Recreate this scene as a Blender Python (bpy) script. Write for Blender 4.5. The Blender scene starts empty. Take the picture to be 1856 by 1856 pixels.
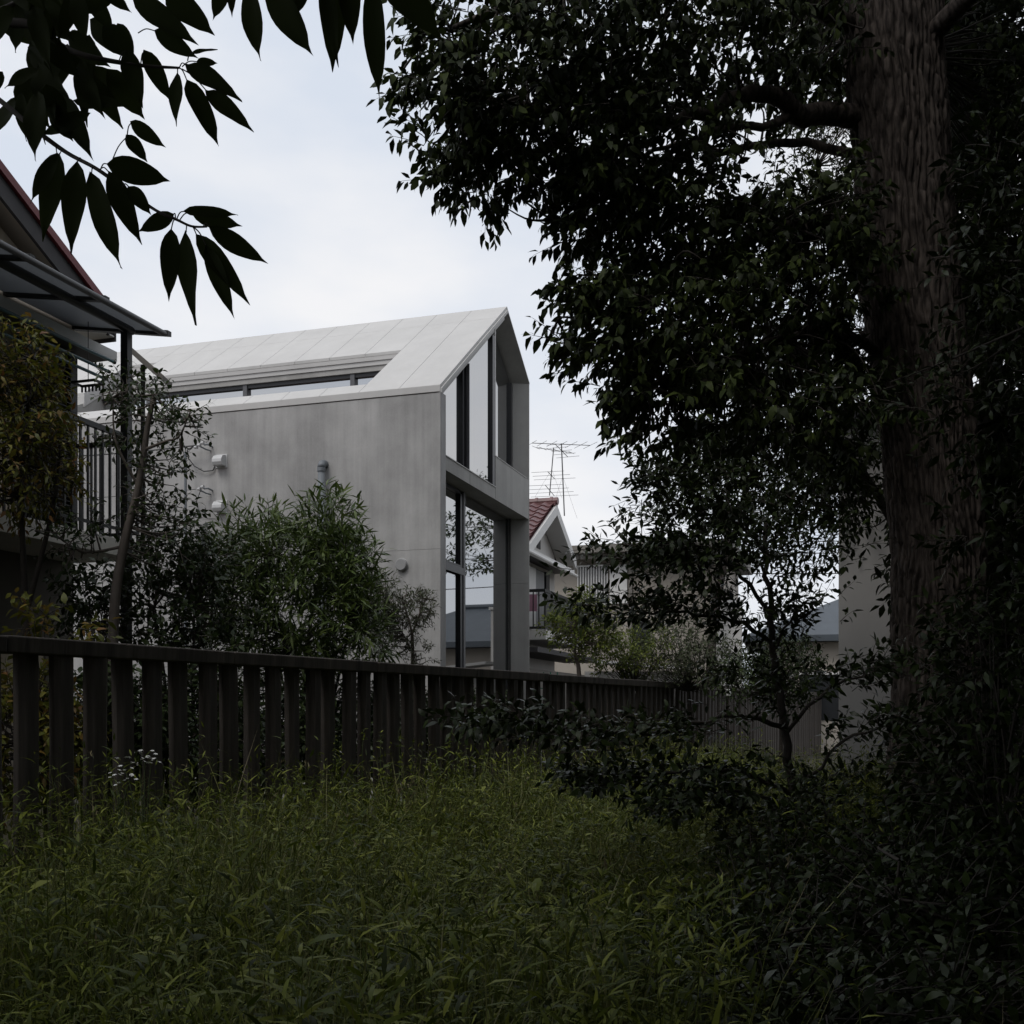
import bpy, math, random
import numpy as np
from mathutils import Vector, Matrix

sc = bpy.context.scene
COL = sc.collection
R = math.radians
rng = np.random.default_rng(11)
random.seed(11)

# ------------------------------------------------------------------ camera
F, CX, HY, EYE = 1920.0, 928.0, 1280.0, 1.43        # focal length / optical axis / horizon in photo pixels, eye height in m
cd = bpy.data.cameras.new('camera')
cam = bpy.data.objects.new('camera', cd)
COL.objects.link(cam)
cam.location = (0, 0, EYE)
cam.rotation_euler = (R(90), 0, 0)
cd.sensor_width = 36
cd.lens = 36 * F / 1856
cd.shift_y = (HY - 928) / 1856
cd.clip_start = 0.05
cd.clip_end = 5000
sc.camera = cam

# ------------------------------------------------------------------ sky, sun, exposure
SUN_EL, SUN_AZ = 55, 215            # soft light from above left, behind the camera
w = bpy.data.worlds.new('World')
sc.world = w
w.use_nodes = True
nt = w.node_tree
nt.nodes.clear()
def N(tree, typ, **kw):
    n = tree.nodes.new(typ)
    for k, v in kw.items():
        setattr(n, k, v)
    return n
wout = N(nt, 'ShaderNodeOutputWorld')
bg = N(nt, 'ShaderNodeBackground')
bg.inputs['Strength'].default_value = 0.1
sky = N(nt, 'ShaderNodeTexSky', sky_type='NISHITA', sun_disc=False)
sky.sun_elevation = R(SUN_EL)
sky.sun_rotation = R(SUN_AZ)
sky.dust_density = 3
tc = N(nt, 'ShaderNodeTexCoord')
nz = N(nt, 'ShaderNodeTexNoise')
nz.inputs['Scale'].default_value = 3.2
nz.inputs['Detail'].default_value = 5
nz.inputs['Roughness'].default_value = 0.5
mp = N(nt, 'ShaderNodeMapping')
mp.inputs['Scale'].default_value = (1, 1, 2.4)
rmp = N(nt, 'ShaderNodeValToRGB')
rmp.color_ramp.elements[0].position = 0.36
rmp.color_ramp.elements[0].color = (0.725, 0.785, 0.885, 1)
rmp.color_ramp.elements[1].position = 0.68
rmp.color_ramp.elements[1].color = (0.95, 0.95, 0.965, 1)
sc10 = N(nt, 'ShaderNodeVectorMath', operation='SCALE')
sc10.inputs['Scale'].default_value = 10.0
mx = N(nt, 'ShaderNodeMix', data_type='RGBA')
mx.inputs['Factor'].default_value = 0.94
L = nt.links.new
L(tc.outputs['Generated'], mp.inputs['Vector'])
L(mp.outputs['Vector'], nz.inputs['Vector'])
L(nz.outputs['Fac'], rmp.inputs['Fac'])
L(rmp.outputs['Color'], sc10.inputs[0])
L(sky.outputs['Color'], mx.inputs['A'])
L(sc10.outputs['Vector'], mx.inputs['B'])
L(mx.outputs['Result'], bg.inputs['Color'])
L(bg.outputs['Background'], wout.inputs['Surface'])

sd = bpy.data.lights.new('sun', 'SUN')
sd.energy = 1.2
sd.angle = R(25)
sd.color = (1.0, 0.97, 0.93)
sun = bpy.data.objects.new('sun', sd)
COL.objects.link(sun)
az = R(SUN_AZ)
to_sun = Vector((math.sin(az) * math.cos(R(SUN_EL)), math.cos(az) * math.cos(R(SUN_EL)), math.sin(R(SUN_EL))))
sun.rotation_euler = (-to_sun).to_track_quat('-Z', 'Y').to_euler()
sun.location = to_sun * 60

vs = sc.view_settings
vs.view_transform = 'Standard'
vs.look = 'None'
vs.exposure = 0.0
vs.gamma = 1.0
sc.cycles.use_denoising = True
sc.cycles.max_bounces = 6
sc.cycles.diffuse_bounces = 3
sc.cycles.glossy_bounces = 3
sc.cycles.transmission_bounces = 4

# ------------------------------------------------------------------ helpers
def px(x, y, Y):
    return Vector(((x - CX) / F * Y, Y, EYE + (HY - y) / F * Y))

def tag(o, label=None, cat=None, group=None, kind=None):
    if label: o['label'] = label
    if cat: o['category'] = cat
    if group: o['group'] = group
    if kind: o['kind'] = kind
    return o

def thing(name, label, cat, loc=(0, 0, 0), rz=0.0, group=None):
    o = bpy.data.objects.new(name, None)
    o.empty_display_size = 0.2
    COL.objects.link(o)
    o.location = loc
    o.rotation_euler = (0, 0, rz)
    return tag(o, label, cat, group)

def link(name, me, parent=None, m=None):
    if m is not None and not me.materials:
        me.materials.append(m)
    o = bpy.data.objects.new(name, me)
    COL.objects.link(o)
    if parent is not None:
        o.parent = parent
    return o

class MB:
    """collects faces; build() links them as one mesh object"""
    def __init__(self):
        self.v, self.f = [], []
    def add(self, vs_, fs):
        b = len(self.v)
        self.v += [tuple(v) for v in vs_]
        self.f += [tuple(b + i for i in f) for f in fs]
        return self
    def box(self, x0, x1, y0, y1, z0, z1):
        return self.add([(x0, y0, z0), (x1, y0, z0), (x1, y1, z0), (x0, y1, z0), (x0, y0, z1), (x1, y0, z1), (x1, y1, z1), (x0, y1, z1)],
                        [(0, 3, 2, 1), (4, 5, 6, 7), (0, 1, 5, 4), (1, 2, 6, 5), (2, 3, 7, 6), (3, 0, 4, 7)])
    def hexa(self, p):      # p: 4 bottom + 4 top points
        return self.add(p, [(0, 3, 2, 1), (4, 5, 6, 7), (0, 1, 5, 4), (1, 2, 6, 5), (2, 3, 7, 6), (3, 0, 4, 7)])
    def prism(self, poly, axis, d0, d1):
        n = len(poly)
        def mk(a, b, d):
            return {'x': (d, a, b), 'y': (a, d, b), 'z': (a, b, d)}[axis]
        vs_ = [mk(a, b, d0) for a, b in poly] + [mk(a, b, d1) for a, b in poly]
        fs = [tuple(range(n))[::-1], tuple(range(n, 2 * n))] + [(i, (i + 1) % n, n + (i + 1) % n, n + i) for i in range(n)]
        return self.add(vs_, fs)
    def tube(self, pts, r, n=8, cap=True):
        pts = [Vector(p) for p in pts]
        rs = r if isinstance(r, (list, tuple)) else [r] * len(pts)
        rings = []
        for i, p in enumerate(pts):
            t = (pts[min(i + 1, len(pts) - 1)] - pts[max(i - 1, 0)]).normalized()
            a = t.cross(Vector((0, 0, 1)))
            if a.length < 0.05: a = t.cross(Vector((0, 1, 0)))
            a.normalize(); b = t.cross(a)
            rings.append([p + (a * math.cos(2 * math.pi * k / n) + b * math.sin(2 * math.pi * k / n)) * rs[i] for k in range(n)])
        vs_ = [v for rg in rings for v in rg]
        fs = [(i * n + k, i * n + (k + 1) % n, (i + 1) * n + (k + 1) % n, (i + 1) * n + k) for i in range(len(pts) - 1) for k in range(n)]
        if cap:
            fs += [tuple(range(n))[::-1], tuple(range((len(pts) - 1) * n, len(pts) * n))]
        return self.add(vs_, fs)
    def mesh(self, name, m=None, smooth=False):
        me = bpy.data.meshes.new(name)
        me.from_pydata(self.v, [], self.f)
        if m: me.materials.append(m)
        if smooth: me.polygons.foreach_set('use_smooth', [True] * len(me.polygons))
        me.update()
        return me
    def build(self, name, m, parent=None, smooth=False, bevel=0.0):
        o = link(name, self.mesh(name, m, smooth), parent)
        if bevel:
            md = o.modifiers.new('bevel', 'BEVEL')
            md.width = bevel; md.segments = 2; md.limit_method = 'ANGLE'
        return o

def box(name, m, parent, x0, x1, y0, y1, z0, z1, bevel=0.0):
    return MB().box(x0, x1, y0, y1, z0, z1).build(name, m, parent, bevel=bevel)

class NB:
    """the same for very many small faces, in numpy"""
    def __init__(self):
        self.V, self.Lp, self.T, self.n = [], [], [], 0
    def add(self, verts, loops, totals):
        self.V.append(verts); self.Lp.append(loops + self.n); self.T.append(totals); self.n += len(verts)
    def tris(self):
        return int(sum((t - 2).sum() for t in self.T))
    def build(self, name, m, parent=None, smooth=True):
        V = np.concatenate(self.V).astype(np.float32); Lp = np.concatenate(self.Lp).astype(np.int32); T = np.concatenate(self.T).astype(np.int32)
        if parent is not None:
            V = V - np.array(parent.location, dtype=np.float32)
        me = bpy.data.meshes.new(name)
        me.vertices.add(len(V)); me.vertices.foreach_set('co', V.ravel())
        me.loops.add(len(Lp)); me.loops.foreach_set('vertex_index', Lp)
        me.polygons.add(len(T)); me.polygons.foreach_set('loop_start', np.concatenate([[0], np.cumsum(T)[:-1]]).astype(np.int32))
        try: me.polygons.foreach_set('loop_total', T)
        except Exception: pass
        if smooth: me.polygons.foreach_set('use_smooth', np.ones(len(T), dtype=bool))
        me.materials.append(m)
        me.update(calc_edges=True)
        return link(name, me, parent)

def nrm(a):
    return a / np.maximum(np.linalg.norm(a, axis=-1, keepdims=True), 1e-9)

def leaf_geo(nb, base, d, up, ln, wd, bend=0.25, fold=0.18, prof=(0.33, 1.0, 0.7, 0.72)):
    """n leaves of 6 vertices: base, two pairs of edge points, tip; bent along their length and raised at the edges"""
    n = len(base)
    d = nrm(d); s = nrm(np.cross(d, up)); u = np.cross(s, d)
    ln = np.broadcast_to(ln, (n,))[:, None]; wd = np.broadcast_to(wd, (n,))[:, None]
    bend = np.broadcast_to(bend, (n,))[:, None]
    t1, w1, t2, w2 = prof
    def at(t, k):
        return base + d * ln * t - u * bend * ln * t * t + s * wd * 0.5 * k + u * wd * fold * abs(k)
    V = np.stack([at(0, 0), at(t1, w1), at(t1, -w1), at(t2, w2), at(t2, -w2), at(1, 0)], axis=1).reshape(-1, 3)
    fl = np.array([0, 2, 1, 1, 2, 4, 3, 3, 4, 5])
    lp = (np.arange(n)[:, None] * 6 + fl[None]).ravel()
    nb.add(V, lp, np.tile(np.array([3, 4, 3]), n))

def tube_np(nb, pts, rad, n=5):
    pts = np.asarray(pts, float); rad = np.broadcast_to(np.asarray(rad, float), (len(pts),))
    t = nrm(np.gradient(pts, axis=0))
    ref = np.array([0, 0, 1.0]) if abs(t[:, 2]).mean() < 0.8 else np.array([0, 1.0, 0])
    a = nrm(np.cross(t, ref)); b = np.cross(t, a)
    th = np.arange(n) * 2 * math.pi / n
    V = (pts[:, None] + (a[:, None] * np.cos(th)[None, :, None] + b[:, None] * np.sin(th)[None, :, None]) * rad[:, None, None]).reshape(-1, 3)
    i = np.arange(len(pts) - 1)[:, None]; k = np.arange(n)[None]
    q = np.stack([i * n + k, i * n + (k + 1) % n, (i + 1) * n + (k + 1) % n, (i + 1) * n + k], axis=-1).reshape(-1)
    nb.add(V, q, np.full((len(pts) - 1) * n, 4))

# ------------------------------------------------------------------ materials
def new_mat(name):
    m = bpy.data.materials.new(name)
    m.use_nodes = True
    t = m.node_tree
    return m, t, t.nodes['Principled BSDF']

def mat(name, col, rough=0.6, var=0.12, scale=6.0, stretch=(1, 1, 1), bump=0.0, bscale=None, metallic=0.0, spec=0.5, dirt=None):
    m, t, p = new_mat(name)
    p.inputs['Roughness'].default_value = rough
    p.inputs['Metallic'].default_value = metallic
    p.inputs['Specular IOR Level'].default_value = spec
    co = N(t, 'ShaderNodeTexCoord'); mpn = N(t, 'ShaderNodeMapping')
    mpn.inputs['Scale'].default_value = stretch
    t.links.new(co.outputs['Object'], mpn.inputs['Vector'])
    nzn = N(t, 'ShaderNodeTexNoise')
    nzn.inputs['Scale'].default_value = scale; nzn.inputs['Detail'].default_value = 6; nzn.inputs['Roughness'].default_value = 0.62
    t.links.new(mpn.outputs['Vector'], nzn.inputs['Vector'])
    rp = N(t, 'ShaderNodeValToRGB')
    c = np.array(col)
    lo = c * (1 - var); hi = np.minimum(c * (1 + var), 1)
    if dirt is not None: lo = np.array(dirt)
    rp.color_ramp.elements[0].position = 0.3; rp.color_ramp.elements[0].color = (*lo, 1)
    rp.color_ramp.elements[1].position = 0.7; rp.color_ramp.elements[1].color = (*hi, 1)
    t.links.new(nzn.outputs['Fac'], rp.inputs['Fac'])
    t.links.new(rp.outputs['Color'], p.inputs['Base Color'])
    if bump:
        bn = N(t, 'ShaderNodeTexNoise')
        bn.inputs['Scale'].default_value = bscale or scale * 5; bn.inputs['Detail'].default_value = 4
        t.links.new(mpn.outputs['Vector'], bn.inputs['Vector'])
        bm = N(t, 'ShaderNodeBump'); bm.inputs['Strength'].default_value = bump; bm.inputs['Distance'].default_value = 0.01
        t.links.new(bn.outputs['Fac'], bm.inputs['Height'])
        t.links.new(bm.outputs['Normal'], p.inputs['Normal'])
    return m

def concrete(name, col, amount=0.2, streak=0.5, warm=0.0):
    """cast concrete: cloudy blotches, vertical streaks and fine pores"""
    m, t, p = new_mat(name)
    p.inputs['Roughness'].default_value = 0.75
    p.inputs['Specular IOR Level'].default_value = 0.3
    co = N(t, 'ShaderNodeTexCoord')
    def noise(scale, stretch, det):
        mpn = N(t, 'ShaderNodeMapping'); mpn.inputs['Scale'].default_value = stretch
        t.links.new(co.outputs['Object'], mpn.inputs['Vector'])
        n = N(t, 'ShaderNodeTexNoise'); n.inputs['Scale'].default_value = scale; n.inputs['Detail'].default_value = det; n.inputs['Roughness'].default_value = 0.6
        t.links.new(mpn.outputs['Vector'], n.inputs['Vector'])
        return n.outputs['Fac']
    blotch = noise(1.1, (1, 1, 0.8), 5)
    strk = noise(7.0, (1, 1, 0.045), 5)
    fine = noise(38.0, (1, 1, 1), 3)
    def mul(a, k):
        n = N(t, 'ShaderNodeMath', operation='MULTIPLY_ADD'); t.links.new(a, n.inputs[0])
        n.inputs[1].default_value = k; n.inputs[2].default_value = -0.5 * k
        return n.outputs[0]
    def add(a, b):
        n = N(t, 'ShaderNodeMath', operation='ADD'); t.links.new(a, n.inputs[0]); t.links.new(b, n.inputs[1]); return n.outputs[0]
    tot = add(add(mul(blotch, 2.2), mul(strk, 1.6 * streak)), mul(fine, 0.35))
    sc_ = N(t, 'ShaderNodeMath', operation='MULTIPLY_ADD'); t.links.new(tot, sc_.inputs[0]); sc_.inputs[1].default_value = amount; sc_.inputs[2].default_value = 1.0
    vm = N(t, 'ShaderNodeVectorMath', operation='SCALE'); vm.inputs[0].default_value = col
    t.links.new(sc_.outputs[0], vm.inputs['Scale'])
    t.links.new(vm.outputs['Vector'], p.inputs['Base Color'])
    bm = N(t, 'ShaderNodeBump'); bm.inputs['Strength'].default_value = 0.25; bm.inputs['Distance'].default_value = 0.004
    t.links.new(fine, bm.inputs['Height']); t.links.new(bm.outputs['Normal'], p.inputs['Normal'])
    return m

def polymat():
    m, t, p = new_mat('smoked polycarbonate')
    p.inputs['Base Color'].default_value = (0.3, 0.3, 0.31, 1); p.inputs['Roughness'].default_value = 0.4
    tr = N(t, 'ShaderNodeBsdfTranslucent'); tr.inputs['Color'].default_value = (0.30, 0.31, 0.32, 1)
    ms = N(t, 'ShaderNodeMixShader'); ms.inputs[0].default_value = 0.7
    t.links.new(p.outputs[0], ms.inputs[1]); t.links.new(tr.outputs[0], ms.inputs[2])
    t.links.new(ms.outputs[0], t.nodes['Material Output'].inputs['Surface'])
    return m

def leafmat(name, cols, rough=0.38, trans=0.28, spec=0.5):
    """leaf: colour varies from leaf to leaf (and slowly through the plant), thin and a little translucent"""
    m, t, p = new_mat(name)
    p.inputs['Roughness'].default_value = rough
    p.inputs['Specular IOR Level'].default_value = spec
    ge = N(t, 'ShaderNodeNewGeometry')
    rp = N(t, 'ShaderNodeValToRGB')
    el = rp.color_ramp.elements
    while len(el) < len(cols): el.new(0.5)
    for i, c in enumerate(cols):
        el[i].position = i / max(1, len(cols) - 1); el[i].color = (*c, 1)
    t.links.new(ge.outputs['Random Per Island'], rp.inputs['Fac'])
    t.links.new(rp.outputs['Color'], p.inputs['Base Color'])
    tr = N(t, 'ShaderNodeBsdfTranslucent')
    t.links.new(rp.outputs['Color'], tr.inputs['Color'])
    ms = N(t, 'ShaderNodeMixShader'); ms.inputs[0].default_value = trans
    t.links.new(p.outputs[0], ms.inputs[1]); t.links.new(tr.outputs[0], ms.inputs[2])
    t.links.new(ms.outputs[0], t.nodes['Material Output'].inputs['Surface'])
    return m

def glassmat(name, ior=6.0, base=(0.012, 0.014, 0.016)):
    m, t, p = new_mat(name)
    p.inputs['Base Color'].default_value = (*base, 1)
    p.inputs['Roughness'].default_value = 0.015
    p.inputs['IOR'].default_value = ior
    return m

M = {}
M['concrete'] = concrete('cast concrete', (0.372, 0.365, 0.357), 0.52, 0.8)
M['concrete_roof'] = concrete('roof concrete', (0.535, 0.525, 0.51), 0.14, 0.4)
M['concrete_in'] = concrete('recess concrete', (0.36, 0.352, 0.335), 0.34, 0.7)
M['joint'] = mat('dark joint', (0.09, 0.088, 0.085), 0.9)
M['black_frame'] = mat('black aluminium', (0.015, 0.015, 0.017), 0.4, 0.05)
M['grey_frame'] = mat('grey aluminium', (0.10, 0.10, 0.105), 0.45, 0.05)
M['grey_panel'] = mat('dark grey panel', (0.045, 0.047, 0.047), 0.6, 0.06)
M['glass'] = glassmat('reflective glass')
M['dull_glass'] = glassmat('plain glass', 1.5, (0.02, 0.022, 0.024))
M['steel'] = mat('white vent metal', (0.55, 0.55, 0.55), 0.4, 0.05)
M['grey_paint'] = mat('grey painted pipe', (0.16, 0.175, 0.19), 0.5, 0.08)
M['cable'] = mat('cable', (0.08, 0.08, 0.08), 0.6)
M['fence'] = mat('weathered dark timber', (0.062, 0.052, 0.044), 0.85, 0.6, 9, (1, 1, 0.08), 0.6, 40)
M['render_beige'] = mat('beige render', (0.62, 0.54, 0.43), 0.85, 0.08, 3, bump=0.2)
M['render_dark'] = mat('shaded render', (0.16, 0.145, 0.125), 0.85, 0.12, 3, bump=0.2)  # render with the shade below the balcony put into its colour
M['slab'] = mat('balcony slab plaster', (0.60, 0.57, 0.51), 0.85, 0.1, 4, bump=0.2)
M['white_wall'] = mat('white wall', (0.62, 0.60, 0.57), 0.8, 0.05, 3)
M['white_trim'] = mat('white trim', (0.72, 0.71, 0.69), 0.6, 0.04, 4)
M['red_metal'] = mat('red roof edge', (0.17, 0.025, 0.028), 0.5, 0.12, 4)
M['red_tile'] = mat('red glazed tile', (0.15, 0.07, 0.07), 0.4, 0.3, 2.2)
M['grey_board'] = mat('grey barge board', (0.055, 0.052, 0.054), 0.7, 0.1)
M['dark_metal'] = mat('dark bronze metal', (0.012, 0.013, 0.013), 0.45, 0.1)
M['poly'] = polymat()
M['teal'] = mat('teal painted pole', (0.02, 0.10, 0.12), 0.4, 0.08)
M['beige2'] = mat('tan wall', (0.40, 0.36, 0.31), 0.85, 0.07, 2)
M['taupe'] = mat('taupe fascia', (0.20, 0.185, 0.165), 0.75, 0.07, 2)
M['blue_roof'] = mat('blue grey roof', (0.06, 0.072, 0.085), 0.55, 0.12, 3)
M['plaster_grey'] = concrete('grey render', (0.33, 0.318, 0.305), 0.14, 0.1)
M['soil'] = mat('soil', (0.03, 0.027, 0.018), 0.95, 0.4, 1.5, bump=0.5)
M['pink'] = mat('pink cloth', (0.6, 0.32, 0.42), 0.8)
M['green_net'] = mat('green net', (0.02, 0.16, 0.10), 0.7)
M['curtain'] = mat('curtain', (0.30, 0.30, 0.30), 0.9, 0.1, 8, (6, 6, 0.2))
M['petal'] = mat('white petal', (0.75, 0.75, 0.72), 0.7, 0.05)
M['stem'] = mat('green stem', (0.05, 0.07, 0.025), 0.7, 0.2)
M['twig'] = mat('twig bark', (0.035, 0.028, 0.022), 0.85, 0.3, 20)
M['grey_twig'] = mat('pale twig bark', (0.12, 0.10, 0.085), 0.85, 0.3, 12, (1, 1, 0.3))
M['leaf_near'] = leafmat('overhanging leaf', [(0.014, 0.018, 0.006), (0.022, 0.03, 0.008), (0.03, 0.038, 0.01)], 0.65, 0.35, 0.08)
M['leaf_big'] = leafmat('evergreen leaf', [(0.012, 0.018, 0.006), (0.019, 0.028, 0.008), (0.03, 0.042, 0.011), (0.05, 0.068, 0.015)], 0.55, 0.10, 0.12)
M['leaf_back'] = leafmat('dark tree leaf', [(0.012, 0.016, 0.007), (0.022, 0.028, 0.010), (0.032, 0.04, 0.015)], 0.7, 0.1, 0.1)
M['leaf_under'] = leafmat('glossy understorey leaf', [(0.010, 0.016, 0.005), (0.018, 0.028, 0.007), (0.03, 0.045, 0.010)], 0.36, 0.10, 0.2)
M['leaf_shrub'] = leafmat('shrub leaf', [(0.022, 0.038, 0.013), (0.038, 0.058, 0.018), (0.06, 0.085, 0.024)], 0.42, 0.2, 0.3)
M['leaf_olive'] = leafmat('grey green leaf', [(0.045, 0.058, 0.028), (0.07, 0.085, 0.04), (0.10, 0.11, 0.065)], 0.55, 0.2, 0.25)
M['leaf_oleander'] = leafmat('long narrow leaf', [(0.045, 0.072, 0.02), (0.075, 0.11, 0.028), (0.12, 0.16, 0.04)], 0.42, 0.22, 0.35)
M['leaf_yellow'] = leafmat('yellow green leaf', [(0.06, 0.07, 0.010), (0.105, 0.115, 0.016), (0.17, 0.155, 0.025), (0.16, 0.075, 0.025)], 0.5, 0.3, 0.25)
M['leaf_lime'] = leafmat('fresh green leaf', [(0.07, 0.10, 0.022), (0.12, 0.155, 0.03), (0.19, 0.215, 0.04)], 0.5, 0.3, 0.25)
M['weed'] = leafmat('weed leaf', [(0.022, 0.032, 0.005), (0.048, 0.068, 0.008), (0.085, 0.11, 0.012), (0.135, 0.16, 0.02), (0.24, 0.26, 0.05)], 0.5, 0.27, 0.16)
M['straw'] = leafmat('dry straw', [(0.10, 0.085, 0.045), (0.17, 0.145, 0.08), (0.24, 0.21, 0.13)], 0.7, 0.15, 0.15)
M['grass'] = leafmat('grass blade', [(0.04, 0.055, 0.010), (0.075, 0.098, 0.016), (0.12, 0.135, 0.03), (0.20, 0.19, 0.085)], 0.5, 0.25, 0.25)

def bark_mat():
    m, t, p = new_mat('ridged bark')
    p.inputs['Roughness'].default_value = 0.9
    p.inputs['Specular IOR Level'].default_value = 0.15
    co = N(t, 'ShaderNodeTexCoord'); mpn = N(t, 'ShaderNodeMapping'); mpn.inputs['Scale'].default_value = (1, 1, 0.22)
    t.links.new(co.outputs['Object'], mpn.inputs['Vector'])
    n = N(t, 'ShaderNodeTexNoise'); n.inputs['Scale'].default_value = 30; n.inputs['Detail'].default_value = 6
    t.links.new(mpn.outputs['Vector'], n.inputs['Vector'])
    rp = N(t, 'ShaderNodeValToRGB')
    rp.color_ramp.elements[0].position = 0.35; rp.color_ramp.elements[0].color = (0.022, 0.018, 0.016, 1)
    rp.color_ramp.elements[1].position = 0.65; rp.color_ramp.elements[1].color = (0.095, 0.078, 0.068, 1)
    t.links.new(n.outputs['Fac'], rp.inputs['Fac']); t.links.new(rp.outputs['Color'], p.inputs['Base Color'])
    bm = N(t, 'ShaderNodeBump'); bm.inputs['Strength'].default_value = 0.8; bm.inputs['Distance'].default_value = 0.015
    t.links.new(n.outputs['Fac'], bm.inputs['Height']); t.links.new(bm.outputs['Normal'], p.inputs['Normal'])
    return m
M['bark'] = bark_mat()

# ------------------------------------------------------------------ ground
gm = MB()
gm.add([(-400, -200, 0), (400, -200, 0), (400, 900, 0), (-400, 900, 0)], [(0, 1, 2, 3)])
tag(gm.build('ground', M['soil']), 'bare dark soil of the overgrown plot and the gardens', None, None, 'structure')

# ------------------------------------------------------------------ the concrete house
TH = math.atan2(0.95490, 0.29695)        # local x runs along the gable front, local y back along the long wall
U2 = Vector((math.cos(TH), math.sin(TH), 0)); U1 = Vector((-math.sin(TH), math.cos(TH), 0))
A = px(798, HY, 15.6); A.z = 0
house = thing('concrete_house', 'narrow grey concrete house with steep gable roof and tall glass front', 'house', A, TH)
W_, WR, TW = 4.68, 3.26, 0.22
ZE, ZR, ZRE = 6.167, 8.49, 7.557
ZS, ZSILL, ZSILL2 = 4.966, 5.40, 5.954
LEN = 9.24
MODULE = 0.66
def zl(x): return ZE + (ZR - ZE) * x / WR              # left roof surface height
def zr(x): return ZR + (ZRE - ZR) * (x - WR) / (W_ - WR)
wall = box('wall', M['joint'], house, 0.03, TW, 0.012, LEN, 0, ZE - 0.16)
rows = [(0.0, 1.06), (1.064, 3.748), (3.752, ZE - 0.115)]
k = 0
y = 0.0
while y < LEN - 0.1:
    y1 = min(y + MODULE * 2, LEN)
    for (z0, z1) in rows:
        g = 0.0004
        MB().box(0.0, 0.034, y + (g if y else 0), y1 - g, z0, z1).build('wall_panel', M['concrete'], wall)
    y = y1
box('wall_end', M['concrete'], house, 0.004, TW, -0.004, 0.010, 0.0, ZE - 0.10)
# left roof slope in panels, cut away for a roof terrace
roof = MB()
CUT0, CUT1, CUT2, S0, S1, S2 = 0.294, 1.634, 2.385, 1.32, 6.28, 7.26
def slab(mb, x0, x1, y0, y1, top, th):
    mb.hexa([(x0, y0, top(x0) - th), (x1, y0, top(x1) - th), (x1, y1, top(x1) - th), (x0, y1, top(x0) - th),
             (x0, y0, top(x0)), (x1, y0, top(x1)), (x1, y1, top(x1)), (x0, y1, top(x0))])
core = lambda x: zl(x) - 0.05
slab(roof, 0.03, WR - 0.05, 0.03, S0 - 0.01, core, 0.16)
slab(roof, CUT1 + 0.012, WR - 0.05, S0 - 0.01, S1 - 0.01, core, 0.16)
slab(roof, CUT2 + 0.012, WR - 0.05, S1 - 0.01, S2, core, 0.16)
slab(roof, 1.2, WR - 0.05, S2, LEN, core, 0.2)
slab(roof, 0.03, CUT0 - 0.01, S0 - 0.01, LEN, core, 0.14)
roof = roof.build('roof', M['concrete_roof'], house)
XT = WR - 0.165 * WR
def panel(x0, x1, y0, y1):
    g = 0.0035
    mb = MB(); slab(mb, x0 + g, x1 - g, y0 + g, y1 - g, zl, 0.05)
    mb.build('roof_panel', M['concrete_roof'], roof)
ny = int(round(LEN / MODULE))
for j in range(ny):
    y0, y1 = j * MODULE, (j + 1) * MODULE
    panel(XT, WR, y0, y1)
    if j < 2:
        panel(0, XT, y0, y1)
    else:
        ym = 0.5 * (y0 + y1)
        panel(0, CUT0, y0, y1)
        lo = CUT1 if ym < S1 else (CUT2 if ym < S2 else 1.2)
        panel(lo, XT, y0, y1)
# thin drip edges along the gable and the eave
dm = MB(); slab(dm, 0.0, WR, -0.02, 0.028, lambda x: zl(x) - 0.055, 0.06); dm.build('fascia', M['concrete_roof'], house)
box('eave_cap', M['concrete_roof'], house, -0.012, 0.028, 0.0, LEN, ZE - 0.10, ZE - 0.01)
# right slope and right wall, both thinned to a sharp front edge
rs = MB()
rs.hexa([(WR, 0, ZR - 0.03), (W_, 0, ZRE - 0.03), (W_, 0.62, ZRE - 0.24), (WR, 0.62, ZR - 0.26),
         (WR, 0, ZR), (W_, 0, ZRE), (W_, 0.62, ZRE), (WR, 0.62, ZR)])
rs.hexa([(WR, 0.62, ZR - 0.26), (W_, 0.62, ZRE - 0.24), (W_, LEN, ZRE - 0.24), (WR, LEN, ZR - 0.26),
         (WR, 0.62, ZR), (W_, 0.62, ZRE), (W_, LEN, ZRE), (WR, LEN, ZR)])
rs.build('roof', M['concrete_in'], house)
for (z0, z1) in [(0, 1.06), (1.064, 3.748), (3.752, ZRE - 0.028)]:
    MB().prism([(W_ - 0.003, 0.004), (W_ - 0.003, LEN - 0.012), (W_ - 0.2, LEN - 0.012), (W_ - 0.2, 0.40), (W_ - 0.025, 0.004)], 'z', z0, z1).build('wall_panel', M['concrete_in'], house)
MB().prism([(TW, 0), (W_ - 0.2, 0), (W_ - 0.2, ZRE - 0.3), (WR, ZR - 0.3), (TW, ZE - 0.2)], 'y', LEN - 0.2, LEN - 0.01).build('wall', M['concrete'], house)
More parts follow.
